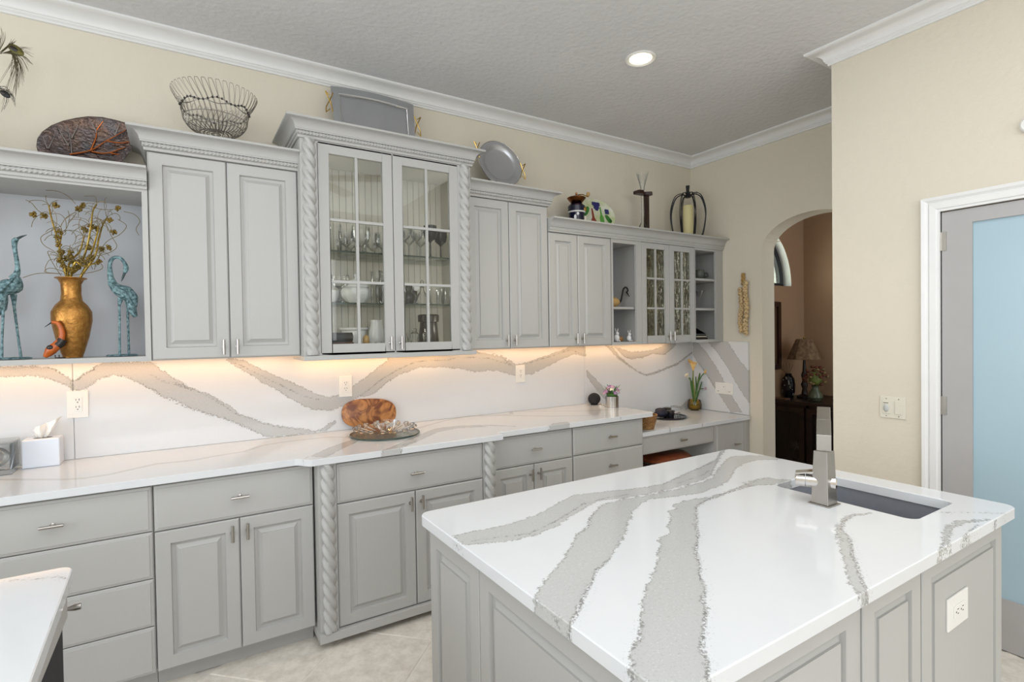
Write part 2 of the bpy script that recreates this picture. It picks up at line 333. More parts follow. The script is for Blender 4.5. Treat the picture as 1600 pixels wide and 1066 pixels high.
CP = [(0, 2.969), (.014, 2.969), (.014, 2.978), (.022, 2.984), (.022, 2.990), (.028, 2.994)] + [(.028 + .062 * (1 - cos(t)), 2.994 + .040 * sin(t)) for t in arc(8, 0, pi / 2)] + [(.096, 3.037), (.102, 3.040), (.102, HC), (0, HC)]
struct('trim_1', G().sweep(CP, [(-3.25, 0), (XF, 0), (XF, YR), (XR, YR), (XR, -6.9)], 1), M['trim'], smooth=True, ang=25, label='white crown moulding around the ceiling')
BP = [(0, 0), (.015, 0), (.015, .11), (.008, .13), (0, .13)]
struct('baseboard_right', G().sweep(BP, [(XR, YR), (XR, -2.115)], 1), M['trim']); struct('baseboard_far', G().sweep(BP, [(XF, -.62), (XF, A0)], 1), M['trim'])
# door casing and frosted door in the right wall
cas = [(0, 0), (.022, 0), (.022, .010), (.018, .014), (.018, .03), (.012, .034), (.012, .058), (.008, .066), (0, .070)]     # (out of wall, across from the inner edge) reversed below
g = G()
def casing(g, y0, y1, z1, w=.072):
    rr = [(0, 0), (0, .013), (.010, .013), (.014, .018), (.040, .020), (.046, .014), (.058, .023), (.072, .026), (.072, 0)]
    vs = []; m = len(rr)
    for c in ((y0, 0, 1, 0), (y0, z1, 1, 1), (y1, z1, -1, 1), (y1, 0, -1, 0)):
        for a, o_ in rr: vs.append((XR - o_, c[0] + c[2] * a, c[1] + c[3] * a))
    fs = [(i * m + k, i * m + k + 1, (i + 1) * m + k + 1, (i + 1) * m + k) for i in range(3) for k in range(m - 1)]
    g.add(vs, fs)
casing(g, -2.19, -3.0, 2.045); g.box(XR, -2.19, 0, XR + .1, -2.186, 2.045); g.box(XR, -3.004, 0, XR + .1, -3.0, 2.045)
struct('trim_2', g, M['trim'], label='white moulded door casing')
d = thing('door_1', 'grey framed door with a frosted pale blue glass panel', 'door', (XR, -2.6, 0), kind='structure'); del d['category']
g = G().box(XR + .004, -2.31, .004, XR + .044, -2.193, 2.04).box(XR + .004, -2.997, .004, XR + .044, -2.88, 2.04).box(XR + .004, -2.88, 1.975, XR + .044, -2.31, 2.04).box(XR + .004, -2.88, .004, XR + .044, -2.31, .237)
obj('door_frame', g, M['doorgrey'], d); obj('glass_panel', G().box(XR + .016, -2.88, .237, XR + .028, -2.31, 1.975), M['frost'], d)
for z in (1.10, 1.90, .25):
    g = G(); g.tube([(XR - .004, -2.188, z - .045), (XR - .004, -2.188, z + .045)], .006, 8); g.box(XR - .001, -2.212, z - .045, XR + .005, -2.190, z + .045); obj('hinge', g, M['nickel'], d)
# downlight
dl = at(1001, 91, 'z', HC); t = thing('downlight', 'round recessed ceiling downlight switched on', 'ceiling light', (dl[0], dl[1], HC))
obj('trim_ring', G().lathe([(.062, -.001), (.088, -.001), (.088, -.006), (.080, -.010), (.066, -.006), (.062, -.001)], dl[:2].tolist() + [HC], 32), M['white'], t, smooth=True)
obj('lamp_lens', G().lathe([(.0, -.0015), (.063, -.0015), (.063, -.003), (0, -.004)], dl[:2].tolist() + [HC], 32), M['bulb'], t)
L_ = bpy.data.lights.new('downlight_lamp', 'SPOT'); L_.energy = 30; L_.spot_size = radians(110); L_.spot_blend = .8; L_.shadow_soft_size = .06; L_.color = (1, .86, .66)
o = bpy.data.objects.new('downlight_lamp', L_); C.objects.link(o); o.location = (dl[0], dl[1], HC - .02)
# room beyond the arch
X2 = 5.9
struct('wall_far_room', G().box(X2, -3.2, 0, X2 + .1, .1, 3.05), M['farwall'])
ww = [(XF + .17, 0), (XF + .17, 3.05), (X2, 3.05), (X2, 0)]
# side wall with arched window opening: x 4.95..5.42, reveal
WX0, WX1, WZ, WH = 4.55, 5.66, 1.945, .62
wc = (WX0 + WX1) / 2; ra = (WX1 - WX0) / 2
poly = [(XF + .17, 0), (XF + .17, WZ), (WX0, WZ)] + [(wc - ra * cos(t), WZ + WH * sin(t)) for t in arc(21, 0, pi)][1:-1] + [(WX1, WZ), (X2, WZ), (X2, 0)]
g = G(); top = [(XF + .17, WZ), (XF + .17, 3.05), (X2, 3.05), (X2, WZ)] + [(wc + ra * cos(t), WZ + WH * sin(t)) for t in arc(21, 0, pi)]
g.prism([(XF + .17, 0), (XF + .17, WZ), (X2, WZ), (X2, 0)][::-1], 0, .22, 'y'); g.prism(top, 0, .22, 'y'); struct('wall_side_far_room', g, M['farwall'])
wn = thing('window_1', 'arched window with a dark frame high in the room beyond the arch', 'window', (wc, .1, WZ), kind='structure'); del wn['category']
g = G(); vs = []; fs = []
n = 33; ts = arc(n, 0, pi)
for y in (.002, .2):
    for t_ in ts: vs.append((wc - (ra - .003) * cos(t_), y, WZ + .002 + (WH - .003) * sin(t_)))
g.add(vs, [(i, i + 1, n + i + 1, n + i) for i in range(n - 1)]); g.add([(WX0, .002, WZ + .002), (WX1, .002, WZ + .002), (WX1, .2, WZ + .002), (WX0, .2, WZ + .002)], [(0, 1, 2, 3)])
obj('white_reveal', g, M['trim'], wn)
g = G(); g.tube([(wc - (ra - .03) * cos(t_), .115, WZ + .03 + (WH - .06) * sin(t_)) for t_ in ts], .04, 6); g.box(WX0, .09, WZ, WX1, .14, WZ + .04); obj('window_frame', g, M['black'], wn)
obj('pane', G().prism([(wc - (ra - .02) * cos(t_), WZ + (WH - .02) * sin(t_)) for t_ in ts], .112, .118, 'y'), M['pane'], wn)
struct('trim_3', G().box(XF, .9, 0, X2 + 1.5, .95, 3.2), M['outdoors'], label='green garden foliage seen through the arched window')
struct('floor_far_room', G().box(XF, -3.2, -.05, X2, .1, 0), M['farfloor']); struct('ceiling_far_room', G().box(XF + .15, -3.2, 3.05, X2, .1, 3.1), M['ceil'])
area('window_daylight_far_room', (wc, .45, WZ + .25), (90, 0, 180), .9, .5, 25, (.95, 1, .9))
area('far_room_light', (5.0, -3.0, 1.9), (90, 0, 0), 1.2, 1.6, 7, (.9, .95, 1))  # small area light put inside the far room
# ------------------------------------------------------------------ fronts, handles, units
DOOR = [(0, 0), (0, .015), (.005, .02), (.054, .02), (.0545, .018), (.058, .007), (.070, .006), (.087, .0145), (.0875, .020)]
DRAW = [(0, 0), (0, .014), (.003, .016), (.011, .0175), (.0125, .02)]
HB = None
def handle(parent, p, n, vertical):
    """T-bar pull: p on the front, n outwards"""
    global HB
    p = Vector(p); n = Vector(n); g = G(); d = Vector((0, 0, 1)) if vertical else Vector((0, 0, 1)).cross(n)
    c = p + n * .028; g.tube([c - d * .036, c + d * .036], .0065, 8); g.tube([p, p + n * .004, p + n * .005, c], [.009, .009, .0045, .0045], 8)
    return obj('handle', g, M['nickel'], parent, smooth=True, ang=50)
def front(parent, name, o, u, n, w, h, prof, hp=None, vert=True, m='cab'):
    g = G().rings(o, u, n, w, h, prof); f = obj(name, g, M[m], parent)
    if hp is not None:
        q = Vector(o) + Vector(u) * hp[0] + Vector((0, 0, hp[1])) + Vector(n) * .02; handle(f, q, n, vert)
    return f
UX = (1, 0, 0); NY = (0, -1, 0)
def crown(parent, x0, x1, yf, z0, rl=True, rr=True, rope=True, back=0, retl=None, retr=None, name='crown_moulding'):
    """stepped cove cornice round the front of a unit; yf = face"""
    pr = [(-.015, z0), (.010, z0), (.012, z0 + .006), (.012, z0 + .012), (.017, z0 + .014), (.017, z0 + .032), (.024, z0 + .034), (.024, z0 + .040)]
    pr += [(.026 + .040 * (1 - cos(t)), z0 + .042 + .038 * sin(t)) for t in arc(7, 0, pi / 2)] + [(.072, z0 + .082), (.072, z0 + .092), (-.015, z0 + .092)]
    path = ([(x0, back)] if rl else []) + [(x0, yf), (x1, yf)] + ([(x1, back)] if rr else [])
    c = obj(name, G().sweep(pr, path, 1), M['cab'], parent, smooth=True, ang=25)
    if rope: obj('rope_moulding', G().rope((x0 - .014 if rl else x0, yf - .020, z0 + .023), (x1 + .014 if rr else x1, yf - .020, z0 + .023), .0105, n=3, pitch=.050, seg=12, step=.0032, depth=.45, hand=1), M['cab'], c, smooth=True, ang=60)
    return c
def carcass(parent, x0, x1, y0, y1, z0, z1, name='carcass'): return obj(name, G().box(x0, y0, z0, x1, y1, z1), M['cab'], parent)
def opencarc(parent, x0, x1, yf, z0, z1, stl=.03, str_=.03, rt=.03, rb=.022, inner='inside', back=None, yb=-.004):
    """open box with face frame: returns inner x range"""
    g = G().box(x0, yf + .02, z0, x0 + .018, yb, z1).box(x1 - .018, yf + .02, z0, x1, yb, z1).box(x0 + .018, yf + .02, z1 - .018, x1 - .018, yb, z1).box(x0 + .018, yf + .02, z0, x1 - .018, yb, z0 + rb - .002)
    obj('carcass', g, M[inner], parent)
    obj('back_panel', G().box(x0 + .018, yb - .008, z0 + rb - .002, x1 - .018, yb, z1 - .018), M[back or inner], parent)
    g = G().box(x0, yf, z0, x0 + stl, yf + .02, z1).box(x1 - str_, yf, z0, x1, yf + .02, z1).box(x0 + stl, yf, z1 - rt, x1 - str_, yf + .02, z1).box(x0 + stl, yf, z0, x1 - str_, yf + .02, z0 + rb)
    obj('face_frame', g, M['cab'], parent)
def led(x0, x1, y, z):
    t = tag(obj('under_cabinet_light', G().box(x0, y - .008, z - .006, x1, y + .008, z - .0005), M['led']), None, 'light strip'); return t
ZB = 1.383
# A: open display niche unit
t = thing('display_cabinet', 'grey open display niche cabinet at the left end of the upper row', 'cabinet', (-.56, -.16, ZB))
opencarc(t, -1.01, -.112, -.335, ZB, 2.17, stl=.04, str_=.022, rt=.018, inner='cab', back='nicheback'); crown(t, -1.01, -.112, -.335, 2.163, rr=False)
obj('top_board', G().box(-1.01, -.33, 2.171, -.112, -.004, 2.255), M['cab'], t)
# B: two door
def twodoor(x0, x1, xm, zt, label, rl, rr, handle_z=.09, topz=None, crn=True):
    t = thing('wall_cabinet', label, 'cabinet', ((x0 + x1) / 2, -.16, ZB)); carcass(t, x0, x1, -.315, -.004, ZB, zt + .005)
    if crn: carcass(t, x0 + .002, x1 - .002, -.31, -.004, zt + .005, zt + .09, 'top_board')
    front(t, 'door', (x0 + .003, -.315, ZB + .004), UX, NY, xm - x0 - .005, zt - ZB - .006, DOOR, (xm - x0 - .005 - .028, .052))
    front(t, 'door', (xm + .002, -.315, ZB + .004), UX, NY, x1 - xm - .005, zt - ZB - .006, DOOR, (.028, .052))
    if crn: crown(t, x0, x1, -.335, zt, rl, rr)
    return t
twodoor(-.111, .535, .209, 2.343, 'grey double door wall cabinet between the open niche and the glass cabinet', True, False)
twodoor(1.517, 2.142, 1.829, 2.343, 'grey double door wall cabinet right of the tall glass cabinet', False, True)
twodoor(2.144, 2.716, 2.400, 2.175, 'lower grey double door wall cabinet beside the gourd bird niche', False, False, crn=False)
# C: tall glass front cabinet with rope columns
t = thing('glass_door_cabinet', 'tall protruding grey glass door cabinet with rope twist columns', 'cabinet', (1.025, -.2, 1.36)); CT = t
CF_ = -.38; X0, X1 = .537, 1.515
g = G().box(X0, CF_, ZB, X0 + .018, -.004, 2.50).box(X1 - .018, CF_, ZB, X1, -.004, 2.50).box(X0 + .018, CF_, 2.48, X1 - .018, -.004, 2.50).box(X0 + .018, CF_, ZB, X1 - .018, -.004, ZB + .018).box(X0, CF_, 2.50, X1, -.004, 2.59)
obj('carcass', g, M['inside'], t)
g = G()
for k in range(24):
    xa = X0 + .018 + k * (X1 - X0 - .036) / 24; xb = xa + (X1 - X0 - .036) / 24; g.box(xa + .0008, -.013, ZB + .018, xb - .0015, -.006, 2.48)
obj('beadboard_back', g, M['inside'], t, kind='stuff')
g = G().box(X0, CF_ - .02, ZB, X0 + .085, CF_, 2.50).box(X1 - .085, CF_ - .02, ZB, X1, CF_, 2.50).box(X0 + .085, CF_ - .02, 2.488, X1 - .085, CF_, 2.50).box(X0 + .085, CF_ - .02, ZB, X1 - .085, CF_, ZB + .012); obj('face_frame', g, M['cab'], t)
obj('side_skin', G().box(X0 - .002, CF_ + .0, ZB, X0, -.004, 2.50), M['cab'], t); obj('side_skin', G().box(X1, CF_ + .0, ZB, X1 + .002, -.004, 2.50), M['cab'], t)
for xc in (X0 + .043, X1 - .043): obj('rope_column', G().rope((xc, CF_ - .020, ZB + .004), (xc, CF_ - .020, 2.498), .034, n=3, pitch=.186, seg=24, step=.006, depth=.42, hand=1), M['cab'], t, smooth=True, ang=60)
obj('base_board', G().box(X0 - .005, CF_ - .048, ZB - .024, X1 + .012, -.10, ZB), M['cab'], t, bevel=.002)
crown(t, X0, X1, CF_ - .02, 2.50)
def glassdoor(t, x0, x1, yb, z0, z1, fw, mv, mh, hx, pane, fb=None, ft=None):
    fb = fb or fw; ft = ft or fw
    g = G().box(x0, yb - .02, z0, x0 + fw, yb, z1).box(x1 - fw, yb - .02, z0, x1, yb, z1).box(x0 + fw, yb - .02, z1 - ft, x1 - fw, yb, z1).box(x0 + fw, yb - .02, z0, x1 - fw, yb, z0 + fb)
    d = obj('door', g, M['cab'], t, bevel=.002); g = G()
    xs = [x0 + fw] + mv + [x1 - fw]; zs = [z0 + fb] + mh + [z1 - ft]
    for x in mv: obj('muntin', G().box(x - .007, yb - .018, zs[0], x + .007, yb - .002, zs[-1]), M['cab'], d)
    for i in range(len(mh)): obj('muntin', G().box(xs[0], yb - .0175, mh[i] - .007, xs[-1], yb - .0025, mh[i] + .007), M['cab'], d)
    for i in range(len(xs) - 1):
        for k in range(len(zs) - 1): obj('pane', G().box(xs[i], yb - .009, zs[k], xs[i + 1], yb - .006, zs[k + 1]), M[pane], d)
    handle(d, (hx, yb - .02, z0 + .055), (0, -1, 0), True); return d
glassdoor(t, .625, 1.023, CF_, 1.386, 2.497, .055, [.824], [1.772, 2.098], .995, 'pane')
glassdoor(t, 1.027, 1.430, CF_, 1.386, 2.497, .055, [1.2285], [1.772, 2.098], 1.055, 'pane')
SH = (1.665, 1.945); ZF = ZB + .018
for z in SH: obj('shelf', G().box(X0 + .02, CF_ + .03, z - .008, X1 - .02, -.018, z), M['shelfg'], t); obj('shelf_edge', G().box(X0 + .02, CF_ + .028, z - .008, X1 - .02, CF_ + .030, z), M['gedge'], t)
for z_ in (1.54, 1.82, 2.25):
    for x_ in (.585, 1.467):
        pl = bpy.data.lights.new('cabinet_fill_light', 'POINT'); pl.energy = .36; pl.shadow_soft_size = .02; pl.color = (1, .96, .88); o = bpy.data.objects.new('cabinet_fill_light', pl); C.objects.link(o); o.location = (x_, -.345, z_)  # unseen fill points added behind the stiles to brighten the cabinet interior
# E: open niche, glass doors, open end shelves, one cornice
t = thing('open_niche', 'narrow open grey niche holding the gourd bird and rabbits', 'cabinet', (2.88, -.16, ZB)); ZE = 2.175
opencarc(t, 2.718, 3.03, -.335, ZB, ZE, stl=.016, str_=.055, rt=.028, inner='cab', back='nicheback'); obj('shelf', G().box(2.737, -.30, 1.655, 3.01, -.013, 1.671), M['cab'], t)
t = thing('glass_door_cabinet', 'small grey wall cabinet with two textured glass doors near the corner', 'cabinet', (3.34, -.16, ZB)); E3 = t
g = G().box(3.032, -.315, ZB, 3.05, -.004, ZE).box(3.63, -.315, ZB, 3.648, -.004, ZE).box(3.05, -.315, ZE - .018, 3.63, -.004, ZE).box(3.05, -.315, ZB, 3.63, -.004, ZB + .018).box(3.05, -.012, ZB + .018, 3.63, -.004, ZE - .018)
obj('carcass', g, M['inside'], t)
for z in (1.655, 1.905): obj('shelf', G().box(3.052, -.29, z - .012, 3.628, -.013, z), M['inside'], t)
glassdoor(t, 3.034, 3.343, -.315, 1.386, ZE - .002, .052, [3.189], [1.663, 1.897], 3.320, 'rain', .062, .045)
glassdoor(t, 3.347, 3.646, -.315, 1.386, ZE - .002, .052, [3.4965], [1.663, 1.897], 3.370, 'rain', .062, .045)
t = thing('open_end_shelf', 'open grey shelf unit at the corner end of the upper row', 'cabinet', (3.83, -.16, ZB))
opencarc(t, 3.650, 4.016, -.335, ZB, ZE, stl=.008, str_=.09, rt=.018, inner='cab', back='nicheback')
for z in (1.671, 1.922): obj('shelf', G().box(3.669, -.325, z - .018, 3.997, -.013, z), M['cab'], t)
t = thing('cornice', 'grey cornice running over the lower upper cabinets at the right', 'cornice', (3.08, -.2, ZE))
crown(t, 2.144, 4.016, -.335, ZE, False, False, rope=False); obj('top_board', G().box(2.144, -.32, ZE + .001, 4.016, -.004, ZE + .088), M['cab'], t)
for x0, x1, n_, lb in ((-1.0, .52, 0, 'warm LED strip under the open niche and first wall cabinet'), (.56, 1.50, 1, 'warm LED strip under the tall glass door cabinet'), (1.53, 3.64, 2, 'long warm LED strip under the right hand wall cabinets')):
    s = led(x0, x1, -.09 if n_ != 1 else -.085, ZB if n_ != 1 else ZB - .024); s['label'] = lb; s['group'] = 'LED strips under the wall cabinets'; area('led_glow', ((x0 + x1) / 2, -.09, ZB - (.032 if n_ == 1 else .009)), (0, 0, 0), x1 - x0, .02, 0.55 * (x1 - x0), (1.0, .66, .38))
# ------------------------------------------------------------------ base run
ZT = .882
def toe(parent, x0, x1): obj('toe_kick', G().box(x0, -.54, .0, x1, -.52, .088), M['cab'], parent)
def base(x0, x1, label, draws, doors=None, yf=-.595, z0=.088, name='base_cabinet'):
    t = thing(name, label, 'cabinet', ((x0 + x1) / 2, -.3, 0)); carcass(t, x0, x1, yf, -.02, z0, ZT)
    for a, b in draws: front(t, 'drawer', (x0 + .003, yf, a), UX, NY, x1 - x0 - .006, b - a, DRAW, ((x1 - x0) / 2, (b - a) / 2 if b - a > .15 else (b - a) / 2), False)
    if doors:
        xm, zt = doors
        front(t, 'door', (x0 + .003, yf, z0 + .002), UX, NY, xm - x0 - .005, zt - z0 - .002, DOOR, (xm - x0 - .033, zt - z0 - .06)); front(t, 'door', (xm + .002, yf, z0 + .002), UX, NY, x1 - xm - .005, zt - z0 - .002, DOOR, (.028, zt - z0 - .06))
    return t
t = base(-.752, -.111, 'grey base cabinet with four drawers at the left end', [(.684, .870), (.487, .680), (.288, .483), (.090, .284)]); toe(t, -.752, -.111)
for o_ in [c for c in t.children if c.name.startswith('drawer')][1:]:
    for h in list(o_.children): bpy.data.objects.remove(h)
t = base(-1.3, -.754, 'grey base cabinet beyond the left frame edge', [(.684, .870)], (-1.03, .680)); toe(t, -1.3, -.754)
t = base(-.109, .527, 'grey base cabinet with one drawer over two panelled doors, left of the rope column', [(.680, .870)], (.209, .675)); toe(t, -.109, .527)
# bump-out unit
t = thing('base_cabinet', 'protruding grey base cabinet with rope twist columns at its corners', 'cabinet', (1.02, -.34, 0)); YB = -.66
carcass(t, .533, 1.505, YB, -.02, .078, ZT); obj('side_stile', G().box(.533, YB - .02, .078, .618, YB, ZT), M['cab'], t); obj('side_stile', G().box(1.42, YB - .02, .078, 1.505, YB, ZT), M['cab'], t)
for xc in (.578, 1.460): obj('rope_column', G().rope((xc, YB - .022, .082), (xc, YB - .022, ZT), .034, n=3, pitch=.186, seg=24, step=.006, depth=.42, hand=1), M['cab'], t, smooth=True, ang=60)
obj('base_board', G().box(.527, YB - .04, .036, 1.511, -.35, .078), M['cab'], t, bevel=.002); toe(t, .56, 1.48)
front(t, 'drawer', (.621, YB, .680), UX, NY, .797, .190, DRAW, (.40, .09), False)
front(t, 'door', (.621, YB, .082), UX, NY, .395, .592, DOOR, (.367, .535)); front(t, 'door', (1.020, YB, .082), UX, NY, .398, .592, DOOR, (.028, .535))
t = base(1.512, 2.111, 'grey base cabinet with one drawer over two doors, right of the rope columns', [(.690, .870)], (1.811, .685)); toe(t, 1.512, 2.111)
t = base(2.113, 2.742, 'grey base cabinet with stacked drawers beside the desk', [(.694, .870), (.49, .688), (.29, .484), (.090, .284)]); toe(t, 2.113, 2.742)
t = thing('desk_unit', 'grey built-in desk with a knee space, apron drawer and end cabinet', 'desk', (3.38, -.3, 0))
carcass(t, 3.565, 4.016, -.56, -.02, .088, .735); obj('divider_panel', G().box(3.556, -.58, 0, 3.581, -.02, .735), M['cab'], t); obj('end_stile', G().box(3.94, -.58, 0, 4.016, -.56, .735), M['cab'], t)
obj('back_panel', G().box(2.745, -.03, 0, 3.556, -.02, .735), M['cab'], t); obj('side_panel', G().box(2.745, -.58, 0, 2.763, -.03, .60), M['cab'], t)
front(t, 'drawer', (2.748, -.565, .603), UX, NY, .806, .128, DRAW, (.42, .064), False); obj('apron_box', G().box(2.748, -.56, .610, 3.55, -.1, .730), M['cab'], t)
front(t, 'drawer', (3.584, -.565, .40), UX, NY, .354, .331, DRAW, (.23, .155), False); front(t, 'door', (3.584, -.565, .092), UX, NY, .354, .303, DOOR)
